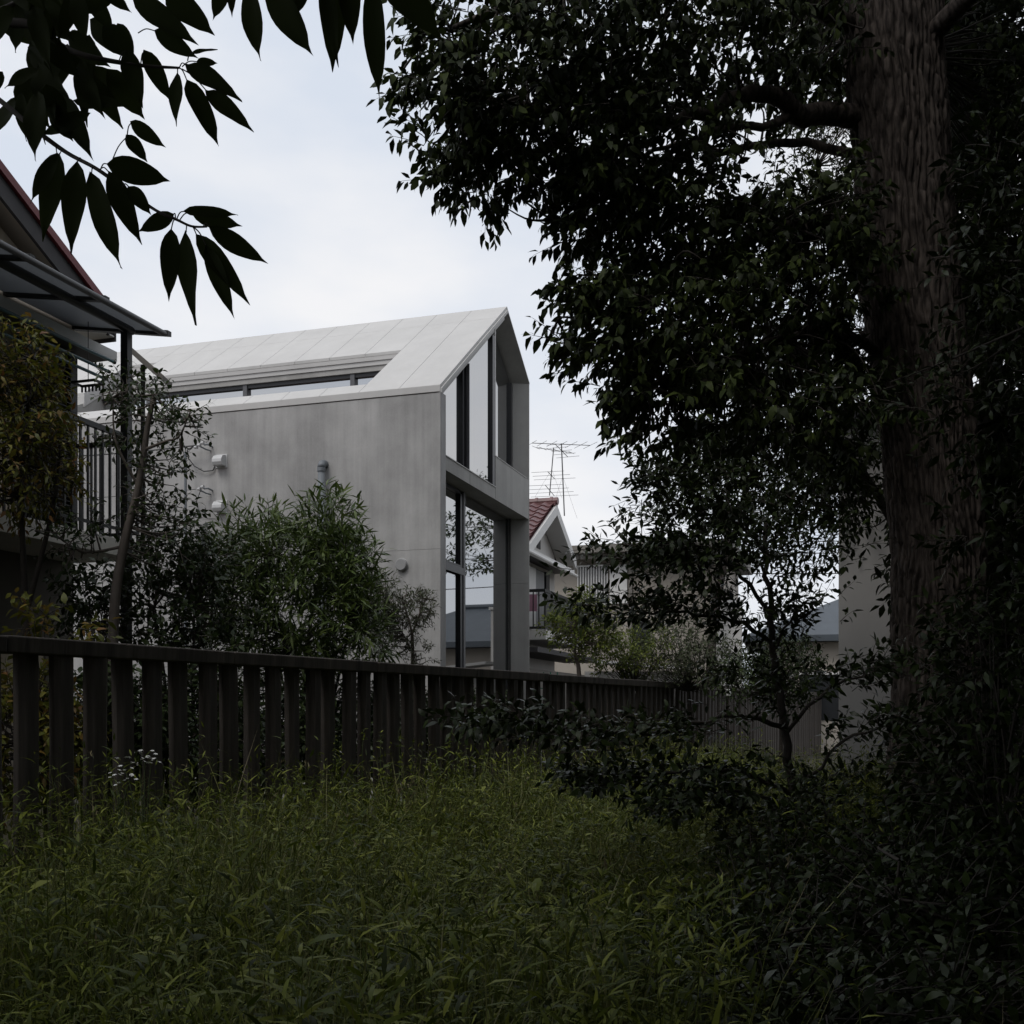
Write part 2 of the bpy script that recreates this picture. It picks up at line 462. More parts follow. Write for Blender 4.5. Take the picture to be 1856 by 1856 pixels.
# upper front: a shallow beam and a parapet block flush with the front, windows set back behind them
RU, RL = 0.325, 0.33
ZSILL, ZSILL2 = 5.17, 5.705
def under(x): return (zl(x) if x < WR else zr(x)) - 0.2
XB = 1.34
MB().box(TW + 0.002, XB - 0.006, 0.012, 0.45, ZS, ZSILL).build('beam', M['concrete_in'], house)
MB().box(XB + 0.006, 2.635, 0.012, 0.45, ZS, ZSILL).build('beam', M['concrete_in'], house)
box('joint', M['joint'], house, XB - 0.03, XB + 0.03, 0.03, 0.3, ZS + 0.01, ZSILL - 0.01)
MB().box(2.639, W_ - 0.03, 0.009, 0.45, ZS - 0.001, ZSILL2).build('parapet', M['concrete_in'], house)
box('window_sill', M['concrete_roof'], house, TW + 0.004, 2.636, 0.0, 0.3, ZSILL + 0.001, ZSILL + 0.016)
box('window_sill', M['concrete_roof'], house, 2.64, W_ - 0.2, 0.0, 0.3, ZSILL2 + 0.001, ZSILL2 + 0.014)
def window(poly, yd, frame_bars, glass='glass', fm='black_frame'):
    g = MB().prism(poly, 'y', yd + 0.03, yd + 0.045).build('window', M[glass], house)
    for (a, b, c, d) in frame_bars:
        MB().box(a, b, yd - 0.015, yd + 0.075, c, d).build('frame', M[fm], g)
    return g
win1 = window([(TW, ZSILL), (1.29, ZSILL), (1.29, under(1.29)), (TW, under(TW))], 0.10,
              [(1.21, 1.29, ZSILL + 0.017, under(1.22)), (TW, 1.209, ZSILL + 0.018, ZSILL + 0.075)])
win2 = window([(1.35, ZSILL + 0.017), (2.50, ZSILL + 0.017), (2.50, under(2.50) + 0.02), (1.35, under(1.35) + 0.02)], 0.03,
              [(2.50, 2.63, ZSILL + 0.02, under(2.5))])
box('mullion', M['black_frame'], house, 1.292, 1.33, 0.06, 0.2, ZSILL + 0.018, under(1.29))
box('mullion', M['grey_frame'], house, 1.331, 1.349, 0.02, 0.14, ZSILL + 0.019, under(1.3))
MB().prism([(2.634, ZSILL2), (2.69, ZSILL2), (2.69, under(2.69) + 0.04), (2.634, under(2.634) + 0.04)], 'y', 0.02, RU).build('reflection_pier', M['concrete_roof'], house)  # light strip standing in for a bright reflection in the pane
win3 = window([(2.70, ZSILL2), (W_ - 0.18, ZSILL2), (W_ - 0.18, under(4.5)), (WR, under(WR)), (2.70, under(2.7))], RU - 0.04,
              [(4.36, 4.46, ZSILL2 + 0.016, under(4.48))])
# lower front
box('soffit', M['concrete_in'], house, TW + 0.003, W_ - 0.19, 0.451, 1.6, ZS + 0.006, ZS + 0.2)
XM = 1.86
lw1 = window([(TW, 0.1), (XM, 0.1), (XM, ZS - 0.02), (TW, ZS - 0.02)], RL,
             [(XM - 0.13, XM - 0.02, 0.1, ZS - 0.06), (TW + 0.01, XM - 0.13, 3.62, 3.74), (TW + 0.01, XM - 0.13, ZS - 0.06, ZS - 0.005)])
lw2 = window([(XM + 0.02, 0.1), (W_ - 0.2, 0.1), (W_ - 0.2, ZS - 0.02), (XM + 0.02, ZS - 0.02)], RL, [])
box('mullion', M['grey_frame'], house, XM - 0.018, XM + 0.07, RL - 0.03, RL + 0.08, 0.1, ZS - 0.01)
box('transom', M['grey_frame'], house, TW + 0.01, XM - 0.02, RL - 0.03, RL - 0.016, 3.585, 3.70)
box('joint', M['joint'], house, W_ - 0.215, W_ - 0.19, RL - 0.02, RL + 0.02, 0.0, ZS - 0.005)
box('sill', M['concrete'], house, TW, W_ - 0.2, RL - 0.1, RL + 0.3, 0.0, 0.1)
# roof terrace: beam under the cut, glazing band, floor
box('beam', M['concrete_in'], house, CUT1 + 0.03, CUT1 + 0.16, S0, S2, zl(CUT1) - 0.29, zl(CUT1) - 0.16)
box('drip_strip', M['concrete_roof'], house, CUT1 - 0.005, CUT1 + 0.04, S0, S1, zl(CUT1) - 0.125, zl(CUT1) - 0.06)
box('drip_strip', M['concrete_roof'], house, CUT2 - 0.005, CUT2 + 0.04, S1, S2, zl(CUT2) - 0.125, zl(CUT2) - 0.06)
box('beam', M['concrete_in'], house, CUT2 + 0.03, CUT2 + 0.16, S1, S2, zl(CUT2) - 0.55, zl(CUT2) - 0.16)
ztop = zl(CUT1) - 0.29
for (a, b) in [(S0, 2.2), (2.28, 4.26), (4.34, 6.24), (6.32, S2)]:
    wdw = MB().box(CUT1 + 0.12, CUT1 + 0.135, a, b, 5.2, ztop - 0.06).build('window', M['glass'], house)
    box('frame', M['black_frame'], wdw, CUT1 + 0.07, CUT1 + 0.14, a, b, ztop - 0.065, ztop - 0.003)
for yy in (2.2, 4.26, 6.24):
    box('mullion', M['grey_frame'], house, CUT1 + 0.05, CUT1 + 0.15, yy, yy + 0.08, 5.2, ztop - 0.01)
box('terrace_floor', M['concrete'], house, TW, CUT1 + 0.1, S0, LEN - 0.2, 5.0, 5.2)
MB().prism([(TW, 5.2), (CUT1 + 0.1, 5.2), (CUT1 + 0.1, zl(CUT1) - 0.2), (TW, zl(TW) - 0.2)], 'y', S0 - 0.15, S0 - 0.012).build('wall', M['concrete'], house)
MB().prism([(1.25, zl(1.25) - 0.2), (0.75, 6.62), (1.05, 6.05), (2.7, 6.05), (2.7, zl(2.7) - 0.2)], 'y', S2 + 0.02, S2 + 0.25).build('rib', M['concrete_in'], house)
# a slot of dark rooms behind nothing else: fittings on the long wall
def hood(yc, zc):
    t = thing('vent_hood', '', 'vent', A + U1 * yc + Vector((0, 0, zc)), TH)
    prof = [(0, 0), (-0.13, 0), (-0.155, 0.05), (-0.15, 0.10), (-0.11, 0.155), (-0.05, 0.175), (0, 0.175)]
    m_ = MB(); n = len(prof)
    m_.prism(prof, 'y', -0.085, 0.085)
    m_.build('hood', M['steel'], t, bevel=0.006)
    box('flange', M['steel'], t, -0.012, -0.001, -0.105, 0.105, -0.02, 0.195, 0.003)
    return t
def on_wall(x, y):          # local (y, z) on the long wall for a photo pixel
    k_ = (x - CX) / F
    s = (A.x - k_ * A.y) / (k_ * U1.y - U1.x)
    Y = A.y + s * U1.y
    return s, EYE + (HY - y) / F * Y
s, z = on_wall(402, 846); tag(hood(s, z), 'upper of two white hooded vents on the concrete wall', 'vent', 'hooded vents on the concrete wall')
s, z = on_wall(402, 929); tag(hood(s, z), 'lower of two white hooded vents on the concrete wall', 'vent', 'hooded vents on the concrete wall')
s, z = on_wall(729, 1024)
t = thing('round_vent', 'round grey vent cover near the concrete corner', 'vent', A + U1 * s + Vector((0, 0, z)), TH)
MB().tube([(-0.001, 0, 0), (-0.05, 0, 0), (-0.065, 0, 0)], [0.092, 0.092, 0.08], 24).build('cover', M['grey_frame'] if False else mat('vent grey', (0.30, 0.30, 0.30), 0.55, 0.05), t)
MB().tube([(-0.0005, 0, 0), (-0.012, 0, 0)], 0.098, 24).build('flange', M['steel'], t)
s, z = on_wall(589, 842)
t = thing('drain_pipe', 'grey downpipe with elbow coming out of the concrete wall', 'pipe', A + U1 * s + Vector((0, 0, 0)), TH)
MB().tube([(0.0, 0, z), (-0.05, 0, z), (-0.085, 0, z - 0.012), (-0.108, 0, z - 0.04), (-0.115, 0, z - 0.08)], 0.062, 16).build('elbow', M['grey_paint'], t, True)
MB().tube([(-0.115, 0, z - 0.06), (-0.115, 0, 0)], 0.055, 16).build('pipe', M['grey_paint'], t, True)
MB().tube([(-0.115, 0, z - 0.075), (-0.115, 0, z - 0.13)], 0.066, 16).build('collar', M['grey_paint'], t)
for zz in (2.2, 3.9):
    box('bracket', M['steel'], t, -0.10, 0.0, -0.07, 0.07, zz, zz + 0.03)
# electric service entries
def service(x, y, lab, loop, big):
    s, z = on_wall(x, y)
    t = thing('cable_bracket', lab, 'cable', A + U1 * s + Vector((0, 0, z)), TH)
    b = MB()
    b.tube([(0, 0, 0), (-0.12, 0, 0.01), (-0.16, 0.05, 0.0)], 0.014, 6)
    b.tube([(0, 0.03, -0.06), (-0.10, 0.05, -0.06), (-0.16, 0.12, -0.02)], 0.012, 6)
    b.build('bracket', M['grey_paint'], t)
    for j in range(3 if big else 2):
        MB().tube([(-0.16, 0.05 + j * 0.06, 0.03 - j * 0.03), (-0.16, 0.10 + j * 0.06, 0.03 - j * 0.03)], [0.03, 0.022], 8).build('insulator', M['steel'], t)
    c = MB()
    if loop:
        c.tube([(-0.16, 0.2, 0), (-0.15, 0.36, -0.06), (-0.1, 0.37, -0.18), (-0.07, 0.28, -0.30), (-0.05, 0.12, -0.39), (-0.03, -0.03, -0.38), (-0.01, -0.06, -0.28)], 0.011, 6)
    else:
        c.tube([(-0.16, 0.1, 0), (-0.12, 0.18, -0.12), (-0.06, 0.26, -0.18)], 0.008, 6)
        c.tube([(-0.03, 0.26, -0.18), (-0.02, 0.2, -0.42), (-0.01, -0.06, -0.45)], 0.004, 6)
    c.build('cable', M['cable'], t)
    L_ = [(-0.16 - 0.05 * q, 0.2 + q * 0.9, 0.0 + 0.012 * q * (q - 4)) for q in range(5)]
    MB().tube(L_, 0.012 if big else 0.006, 6).build('service_wire', M['cable'], t)
service(385, 810, 'service cable loop and bracket high on the concrete wall', True, True)
service(385, 889, 'small cable bracket between the two hooded vents', False, False)
s, z = on_wall(353, 812)
t = thing('conduit_pole', 'thin grey conduit pole in front of the concrete wall', 'pole', A + U1 * s - U2 * 0.25, TH)
MB().tube([(0, 0, 0), (0, 0, z - 0.12)], 0.022, 8).build('pole', M['grey_paint'], t)
MB().tube([(0, 0, z - 0.14), (0, 0, z - 0.06), (0, 0.05, z + 0.02), (0.02, 0.12, z + 0.0)], 0.012, 6).build('cable', M['cable'], t)

# ------------------------------------------------------------------ left neighbour with balcony
C = px(253, HY, 10.6); C.z = 0
nb_ = thing('neighbour_house', 'older house with red roof edge and balcony at the left edge', 'house', C, TH)
X0 = -7.5
YF = 0.8
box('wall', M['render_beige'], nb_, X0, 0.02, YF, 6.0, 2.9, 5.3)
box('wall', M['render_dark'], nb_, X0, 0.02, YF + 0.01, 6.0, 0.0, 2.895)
def zv(x): return 5.595 - 0.506 * (x - 0.236)
XR = -4.0
MB().prism([(0.0, 5.3), (XR, 5.3), (XR, zv(XR) - 0.3), (0.0, zv(0.0) - 0.3)], 'y', YF, 5.9).build('gable_wall', M['render_beige'], nb_)
rf = MB()
def sl2(mb, x0, x1, y0, y1, dz, th):
    mb.hexa([(x0, y0, zv(x0) - dz - th), (x1, y0, zv(x1) - dz - th), (x1, y1, zv(x1) - dz - th), (x0, y1, zv(x0) - dz - th),
             (x0, y0, zv(x0) - dz), (x1, y0, zv(x1) - dz), (x1, y1, zv(x1) - dz), (x0, y1, zv(x0) - dz)])
sl2(rf, XR, 0.33, 0.53, 6.3, 0.0, 0.085)
rf = rf.build('roof', M['red_metal'], nb_)
b_ = MB(); sl2(b_, XR, 0.27, 0.565, 0.60, 0.088, 0.20); b_.build('barge_board', M['grey_board'], nb_)
b_ = MB(); sl2(b_, XR, 0.24, 0.605, 6.2, 0.080, 0.03); b_.build('eave_soffit', M['render_beige'], nb_)
box('eave_board', M['white_trim'], nb_, 0.17, 0.235, 0.60, 6.2, 5.42, 5.50)
# pent eave above the balcony door
pe = box('pent_eave', M['white_trim'], nb_, X0, 0.30, 0.50, 0.56, 5.02, 5.12)
box('soffit', M['grey_board'], pe, X0, 0.28, 0.565, YF - 0.005, 5.03, 5.09)
box('eave_end', M['white_trim'], nb_, -0.02, 0.36, 0.58, 1.6, 5.30, 5.315); box('eave_end', M['grey_board'], nb_, 0.361, 0.38, 0.57, 1.6, 5.26, 5.44)
# balcony
box('balcony_slab', M['slab'], nb_, X0, 0.0, 0.0, YF - 0.003, 2.89, 3.06, 0.006)
rail = MB()
rail.box(X0, 0.0, -0.012, 0.03, 4.05, 4.10); rail.box(-0.04, 0.0, 0.031, YF - 0.004, 4.05, 4.10)
rail.box(X0, 0.0, 0.0, 0.02, 3.14, 3.17); rail.box(-0.03, -0.005, 0.021, YF - 0.004, 3.14, 3.17)
rail = rail.build('railing', M['dark_metal'], nb_)
bar = MB().box(-0.011, 0.011, -0.006, 0.010, 3.065, 4.05).mesh('bar', M['dark_metal'])
for i in range(46):
    o = link('bar', bar, rail); o.location = (-0.02 - i * 0.104, 0.008, 0)
for i in range(1, 7):
    o = link('bar', bar, rail); o.location = (-0.02, 0.008 + i * 0.11, 0)
box('post', M['dark_metal'], nb_, -0.245, -0.165, -0.04, 0.04, 0.0, 5.10, 0.004)
box('post', M['dark_metal'], nb_, -3.3, -3.2, -0.05, 0.05, 0.0, 5.10, 0.004)
# canopy over the balcony
can = thing('balcony_canopy', 'dark framed lean-to canopy with smoked panels over the neighbour balcony', 'canopy', C, TH)
MB().tube([(X0, 0, 5.14), (-0.13, 0, 5.14), (-0.10, 0, 5.14)], [0.042, 0.042, 0.03], 12).build('beam', M['dark_metal'], can, True)
MB().tube([(X0, -0.36, 5.085), (-0.10, -0.36, 5.085)], 0.028, 12).build('edge_tube', M['dark_metal'], can, True)
def zc(y): return 5.125 + 0.16 * (y + 0.36)
for i in range(8):
    xx = 0.0 - i * 0.93
    MB().hexa([(xx - 0.03, -0.35, zc(-0.35) - 0.03), (xx + 0.03, -0.35, zc(-0.35) - 0.03), (xx + 0.03, 0.79, zc(0.79) - 0.03), (xx - 0.03, 0.79, zc(0.79) - 0.03),
               (xx - 0.03, -0.35, zc(-0.35) + 0.02), (xx + 0.03, -0.35, zc(-0.35) + 0.02), (xx + 0.03, 0.79, zc(0.79) + 0.02), (xx - 0.03, 0.79, zc(0.79) + 0.02)]).build('rafter', M['dark_metal'], can)
    if i < 7:
        x0, x1 = xx - 0.90, xx - 0.034
        MB().hexa([(x0, -0.33, zc(-0.33)), (x1, -0.33, zc(-0.33)), (x1, 0.78, zc(0.78)), (x0, 0.78, zc(0.78)),
                   (x0, -0.33, zc(-0.33) + 0.006), (x1, -0.33, zc(-0.33) + 0.006), (x1, 0.78, zc(0.78) + 0.006), (x0, 0.78, zc(0.78) + 0.006)]).build('panel', M['poly'], can)
# louvred shutter at the balcony corner
sh = thing('louvre_shutter', 'dark louvred shutter beside the balcony door', 'shutter', C + U2 * -0.03 + U1 * (YF - 0.06), TH)
box('frame', M['dark_metal'], sh, -0.10, 0.0, -0.02, 0.05, 3.07, 5.0)
box('frame', M['dark_metal'], sh, -0.75, -0.69, -0.02, 0.05, 3.07, 5.0)
slat = MB().hexa([(-0.69, -0.03, 0), (-0.10, -0.03, 0), (-0.10, 0.04, 0.03), (-0.69, 0.04, 0.03), (-0.69, -0.03, 0.008), (-0.10, -0.03, 0.008), (-0.10, 0.04, 0.038), (-0.69, 0.04, 0.038)]).mesh('slat', M['dark_metal'])
for i in range(44):
    o = link('slat', slat, sh); o.location = (0, 0, 3.1 + i * 0.043)
# laundry poles and a clip hanger under the canopy
for j, (yy, zz, dx, lab) in enumerate([(0.30, 4.90, -0.02, 'uppermost teal laundry pole under the balcony canopy'), (0.34, 4.80, -0.05, 'middle teal laundry pole under the balcony canopy'), (0.38, 4.73, -0.06, 'lowest teal laundry pole under the balcony canopy')]):
    t = thing('laundry_pole', lab, 'pole', C + U1 * yy + Vector((0, 0, zz)), TH, 'laundry poles on the balcony')
    MB().tube([(-3.4, 0, 0), (dx, 0, 0)], 0.016, 10).build('pole', M['teal'], t, True)
    MB().tube([(dx, 0, 0), (dx + 0.03, 0, 0)], 0.019, 10).build('end_cap', M['dark_metal'], t)
t = thing('clip_hanger', 'dark comb-like clip hanger hanging from the laundry poles', 'hanger', C + U1 * 0.42 + U2 * -0.16 + Vector((0, 0, 4.62)), TH)
fr = MB(); fr.box(-0.02, 0.0, -0.14, 0.14, 0.0, 0.022); fr.box(-0.16, -0.14, -0.14, 0.14, 0.0, 0.022); fr.box(-0.14, -0.02, -0.14, -0.12, 0, 0.022); fr.box(-0.14, -0.02, 0.12, 0.14, 0, 0.022)
fr.build('frame', M['dark_metal'], t)
for q in range(7):
    box('clip', M['dark_metal'], t, -0.015, -0.004, -0.13 + q * 0.042, -0.113 + q * 0.042, -0.05, -0.001)
MB().tube([(-0.08, 0, 0.02), (-0.08, 0, 0.62)], 0.004, 6).build('hook', M['dark_metal'], t)
# tilted side board beyond the post
t = thing('tilted_board', 'pale tilted board on a strut behind the balcony post', 'board', px(238, HY, 11.0) + Vector((0, 0, -EYE)), 0)
p0, p1 = px(237, 640, 11.0) - t.location, px(294, 690, 11.0) - t.location
dv = Vector((0, 0.3, 0))
MB().hexa([p0, p1, p1 + dv, p0 + dv, p0 + Vector((0.01, 0, 0.06)), p1 + Vector((0.01, 0, 0.06)), p1 + dv + Vector((0.01, 0, 0.06)), p0 + dv + Vector((0.01, 0, 0.06))]).build('board', M['taupe'], t)
ps = px(259, 662, 11.1) - t.location
MB().tube([ps, Vector((ps.x, ps.y, 3.0))], 0.025, 8).build('strut', M['dark_metal'], t)
# ground floor awning and door below the balcony
t = thing('door_awning', 'thin pale awning edge below the balcony', 'awning', C + U2 * -1.4, TH)
box('edge', M['steel'], t, -2.2, 0.35, 0.28, 0.30, 2.02, 2.04)
box('roof', M['grey_board'], t, -2.2, 0.35, 0.302, YF, 2.02, 2.035)
d_ = box('door', M['grey_board'], nb_, -2.6, -1.3, YF - 0.02, YF + 0.005, 0.1, 2.0)
box('door', M['render_beige'], nb_, -1.2, -0.45, YF - 0.02, YF + 0.005, 0.1, 2.0)

# ------------------------------------------------------------------ white house with red tiled gable
G = px(1010, HY, 24.0); G.z = 0
wh = thing('white_house', 'white gabled house with red tiled roof beyond the concrete house', 'house', G, TH)
ZA = 6.02
def zg(x): return ZA - 0.55 * abs(x)
MB().prism([(-4.3, 0), (1.45, 0), (1.45, zg(1.45) - 0.18), (0, ZA - 0.2), (-3.2, zg(-3.2) - 0.18), (-4.3, zg(-4.3) - 0.18)], 'y', 0.45, 7.0).build('wall', M['white_wall'], wh)
for sgn, xe in ((-1, -4.5), (1, 1.83)):
    b = MB()
    b.hexa([(0, 0, ZA - 0.26), (xe, 0, zg(xe) - 0.26), (xe, 0.06, zg(xe) - 0.26), (0, 0.06, ZA - 0.26), (0, 0, ZA - 0.03), (xe, 0, zg(xe) - 0.03), (xe, 0.06, zg(xe) - 0.03), (0, 0.06, ZA - 0.03)])
    b.build('barge_board', M['white_trim'], wh)
    s_ = MB(); s_.hexa([(0, 0.06, ZA - 0.14), (xe, 0.06, zg(xe) - 0.14), (xe, 7, zg(xe) - 0.14), (0, 7, ZA - 0.14), (0, 0.06, ZA - 0.04), (xe, 0.06, zg(xe) - 0.04), (xe, 7, zg(xe) - 0.04), (0, 7, ZA - 0.04)])
    s_.build('roof', M['red_tile'] if sgn < 0 else M['grey_board'], wh)
    s_ = MB(); s_.hexa([(0, 0.061, ZA - 0.17), (xe, 0.061, zg(xe) - 0.17), (xe, 0.449, zg(xe) - 0.17), (0, 0.449, ZA - 0.17), (0, 0.061, ZA - 0.145), (xe, 0.061, zg(xe) - 0.145), (xe, 0.449, zg(xe) - 0.145), (0, 0.449, ZA - 0.145)])
    s_.build('soffit', M['white_trim'], wh)
roof_w = [c for c in wh.children if c.name.startswith('roof')][0]
# wavy tiles on the slope that shows
TLW, TLL = 0.27, 0.25
tm = MB(); nx = 6
vsn, fsn = [], []
for a in range(2):
    for i in range(nx + 1):
        u = i / nx
        vsn.append((a * (TLL + 0.03), u * TLW, 0.028 * math.sin(u * 2 * math.pi) + 0.05 + (0.0 if a == 0 else 0.0)))
for i in range(nx + 1):
    u = i / nx
    vsn.append((TLL + 0.03, u * TLW, 0.028 * math.sin(u * 2 * math.pi) + 0.02))
for i in range(nx):
    fsn.append((i, i + 1, nx + 2 + i, nx + 1 + i)); fsn.append((nx + 1 + i, nx + 2 + i, 2 * nx + 3 + i, 2 * nx + 2 + i))
tm.add(vsn, fsn)
tile = tm.mesh('roof_tile', M['red_tile'], False)
slope = math.atan(0.55)
for i in range(14):
    for j in range(14):
        o = link('roof_tile', tile, roof_w)
        d = 0.06 + i * TLL
        o.matrix_local = Matrix.Translation((-d * math.cos(slope), 0.05 + (j + 1) * TLW, ZA - d * math.sin(slope) + 0.0)) @ Matrix.Rotation(-slope + R(6), 4, 'Y') @ Matrix.Rotation(math.pi, 4, 'Z')
rc = MB()
rc.tube([(0, -0.02, ZA + 0.06), (0, 7, ZA + 0.06)], 0.085, 10)
rc.box(-0.13, 0.13, 0.02, 7, ZA - 0.06, ZA + 0.02)
rc.build('ridge', M['red_tile'], wh)
for j in range(9):
    MB().tube([(0, 0.1 + j * 0.35, ZA + 0.06), (0, 0.16 + j * 0.35, ZA + 0.06)], 0.1, 10).build('ridge_tile', M['red_tile'], wh)
box('gable_vent', M['grey_board'], wh, -0.14, 0.14, 0.43, 0.46, ZA - 1.0, ZA - 0.7)
MB().prism([(-3.4, 4.56), (1.55, 4.56), (1.55, 4.70), (-3.4, 4.70)], 'y', -0.02, 0.02).build('pent_fascia', M['white_trim'], wh)
MB().hexa([(-3.4, 0.021, 4.62), (1.5, 0.021, 4.62), (1.5, 0.45, 4.62), (-3.4, 0.45, 4.62), (-3.4, 0.021, 4.69), (1.5, 0.021, 4.69), (1.5, 0.45, 4.84), (-3.4, 0.45, 4.84)]).build('pent_roof', M['grey_board'], wh)
MB().tube([(-3.4, -0.06, 4.60), (1.62, -0.06, 4.56)], 0.04, 8).build('gutter', M['white_trim'], wh)
wd = box('window', M['dull_glass'], wh, -2.6, 0.62, 0.40, 0.448, 3.1, 4.52)
for (a, b) in [(-2.6, -1.72), (-1.66, -0.5)]:
    box('shutter', M['white_trim'], wd, a, b, 0.36, 0.395, 3.12, 4.5)
box('curtain', M['curtain'], wd, -0.45, 0.25, 0.375, 0.395, 3.12, 4.5)
box('frame', M['black_frame'], wd, 0.30, 0.60, 0.34, 0.40, 3.1, 4.52)
box('frame', M['black_frame'], wd, -1.72, -1.66, 0.34, 0.40, 3.1, 4.52)
# its balcony
YB = -0.35
bal = MB(); bal.box(-2.29, 1.2, YB, YB + 0.04, 3.78, 3.84); bal.box(-2.29, -2.25, YB + 0.041, 0.449, 3.78, 3.84); bal.box(-2.29, 1.2, YB, YB + 0.04, 3.02, 3.07); bal.box(-2.29, -2.25, YB + 0.041, 0.449, 3.02, 3.07)
bal = bal.build('balcony', M['dark_metal'], wh)
box('panel', M['dark_metal'], bal, -2.2, 1.2, YB + 0.012, YB + 0.028, 3.075, 3.775)
bb = MB().box(-0.01, 0.01, -0.01, 0.01, 3.07, 3.78).mesh('bar', M['dark_metal'])
for i in range(7):
    o = link('bar', bb, bal); o.location = (-2.27, YB + 0.02 + i * 0.12, 0)
box('balcony_slab', M['white_wall'], wh, -2.31, 1.25, YB - 0.02, 0.448, 2.80, 3.0)
box('lower_wall', M['taupe'], wh, -4.3, 2.4, -0.1, 0.44, 0, 2.2)
box('lower_roof', M['grey_board'], wh, -3.2, 2.4, -0.45, 0.44, 2.5, 2.6)
lt = thing('laundry', 'pink laundry hanging behind the white house balcony rail', 'laundry', G + U2 * -2.1 + U1 * 0.0 + Vector((0, 0, 3.05)), TH)
box('towel', M['pink'], lt, 0, 0.02, -0.12, 0.2, 0.35, 0.70); box('towel', M['white_trim'], lt, 0.05, 0.07, 0.1, 0.4, 0.2, 0.66)
MB().tube([(0.03, -0.3, 0.7), (0.03, 0.6, 0.7)], 0.012, 6).build('rod', M['steel'], lt)
nt_ = thing('green_net', 'green garden net beside the concrete house', 'net', px(966, HY, 21.0) - Vector((0, 0, EYE)), TH)
for i in range(9):
    MB().tube([(0.0, -0.5 + i * 0.14, 0), (0.02, -0.48 + i * 0.13, 1.0), (0, -0.5 + i * 0.14, 2.1)], 0.012, 4).build('cord', M['green_net'], nt_)
for i in range(12):
    MB().tube([(0.0, -0.5, 0.2 + i * 0.16), (0.02, 0.1, 0.17 + i * 0.16), (0, 0.62, 0.2 + i * 0.16)], 0.008, 4).build('cord', M['green_net'], nt_)

# antennas
def antenna(name, lab, base, h, lean, booms, group):
    t = thing(name, lab, 'antenna', base, 0, group)
    top = Vector((lean, 0, h))
    MB().tube([(0, 0, 0), top], 0.014, 6).build('mast', M['cable'], t)
    for (zf, ang, ln, n, el, tilt) in booms:
        c = top * zf
        d = Vector((math.cos(ang), math.sin(ang), tilt)).normalized(); e = Vector((-d.y, d.x, 0))
        MB().tube([c - d * ln * 0.5, c + d * ln * 0.5], 0.008, 6).build('boom', M['cable'], t)
        for i in range(n):
            q = c + d * ln * (i / max(1, n - 1) - 0.5)
            k_ = 0.62 * el * (0.75 + 0.35 * i / n)
            MB().tube([q - e * k_, q + e * k_], 0.0045, 5).build('element', M['cable'], t)
    for sx in (-0.35, 0.3):
        MB().tube([top * 0.55, Vector((sx, 0.2 * sx, -0.05))], 0.0022, 4).build('guy_wire', M['cable'], t)
    return t
antenna('roof_antenna', 'tall television antenna on the red tiled roof', px(1023, 935, 24.6), 1.68, -0.07, [(0.99, 0.4, 1.5, 7, 0.55, 0.06), (0.90, 1.2, 0.9, 5, 0.45, -0.1)], 'roof antennas')
antenna('roof_antenna', 'shorter leaning antenna behind the red tiled ridge', px(996, 898, 25.5), 1.15, 0.10, [(0.95, 2.6, 1.0, 6, 0.30, 0.25), (0.42, 1.35, 0.9, 3, 0.85, 0.02), (0.10, 1.35, 1.2, 4, 0.95, -0.02)], 'roof antennas')

# ------------------------------------------------------------------ flat roofed tan building further back
B0 = px(1036, HY, 29.0); B0.z = 0
tb = thing('tan_building', 'tan flat-roofed house with barred window behind the shrubs', 'house', B0, TH)
def tx(x, y, off=0.0):      # on its camera-facing side: local y (negative to the right) and z
    k_ = (x - CX) / F
    s = (B0.x - k_ * B0.y) / (k_ * U1.y - U1.x)
    return s, EYE + (HY - y) / F * (B0.y + s * U1.y)
yR, _ = tx(1300, 1100)
_, ztb = tx(1100, 986)
box('wall', M['beige2'], tb, 0.6, 6, yR, 2.0, 0, ztb - 0.3)
box('roof', M['taupe'], tb, 0, 6.3, yR - 0.4, 2.4, ztb - 0.22, ztb)
box('fascia', M['taupe'], tb, 0.15, 0.25, yR - 0.3, 2.3, ztb - 0.36, ztb - 0.221)
ya, zt_ = tx(1040, 1024); yb, zb_ = tx(1094, 1090)
wq = box('window', M['dull_glass'], tb, 0.56, 0.598, yb, ya, zb_, zt_)
box('curtain', M['curtain'], wq, 0.535, 0.555, yb + 0.02, ya - 0.02, zb_ + 0.02, zt_ - 0.02)
box('frame', M['white_trim'], wq, 0.45, 0.50, yb - 0.02, ya + 0.02, zt_, zt_ + 0.04)
box('frame', M['white_trim'], wq, 0.45, 0.50, yb - 0.02, ya + 0.02, zb_ - 0.04, zb_)
gb = MB().box(0.46, 0.485, -0.012, 0.012, zb_, zt_).mesh('bar', M['white_trim'])
nbar = 11
for i in range(nbar + 1):
    o = link('bar', gb, wq); o.location = (0, yb + (ya - yb) * i / nbar, 0)
yc, zt2 = tx(1098, 1020); yd, zb2 = tx(1130, 1090)
box('shutter_box', M['white_trim'], tb, 0.50, 0.598, yd, yc, zb2, zt2)
ye, _ = tx(1137, 1020)
box('downpipe', M['taupe'], tb, 0.45, 0.598, ye - 0.04, ye + 0.05, 0, ztb - 0.37)
yf, zt3 = tx(1140, 1122); yg, zb3 = tx(1172, 1150)
box('window', M['dull_glass'], tb, 0.57, 0.598, yg, yf, zb3 - 0.4, zt3)
yh, zt4 = tx(1295, 1092); yi, _ = tx(1342, 1200)
wb = thing('white_annex', 'small white annex wall right of the tan house', 'house', B0 + U2 * 0.3 , TH)
box('wall', M['white_wall'], wb, 0, 0.29, yi, yh, 0, zt4); box('coping', M['white_trim'], wb, -0.04, 0.29, yi - 0.05, yh + 0.05, zt4 + 0.001, zt4 + 0.08)
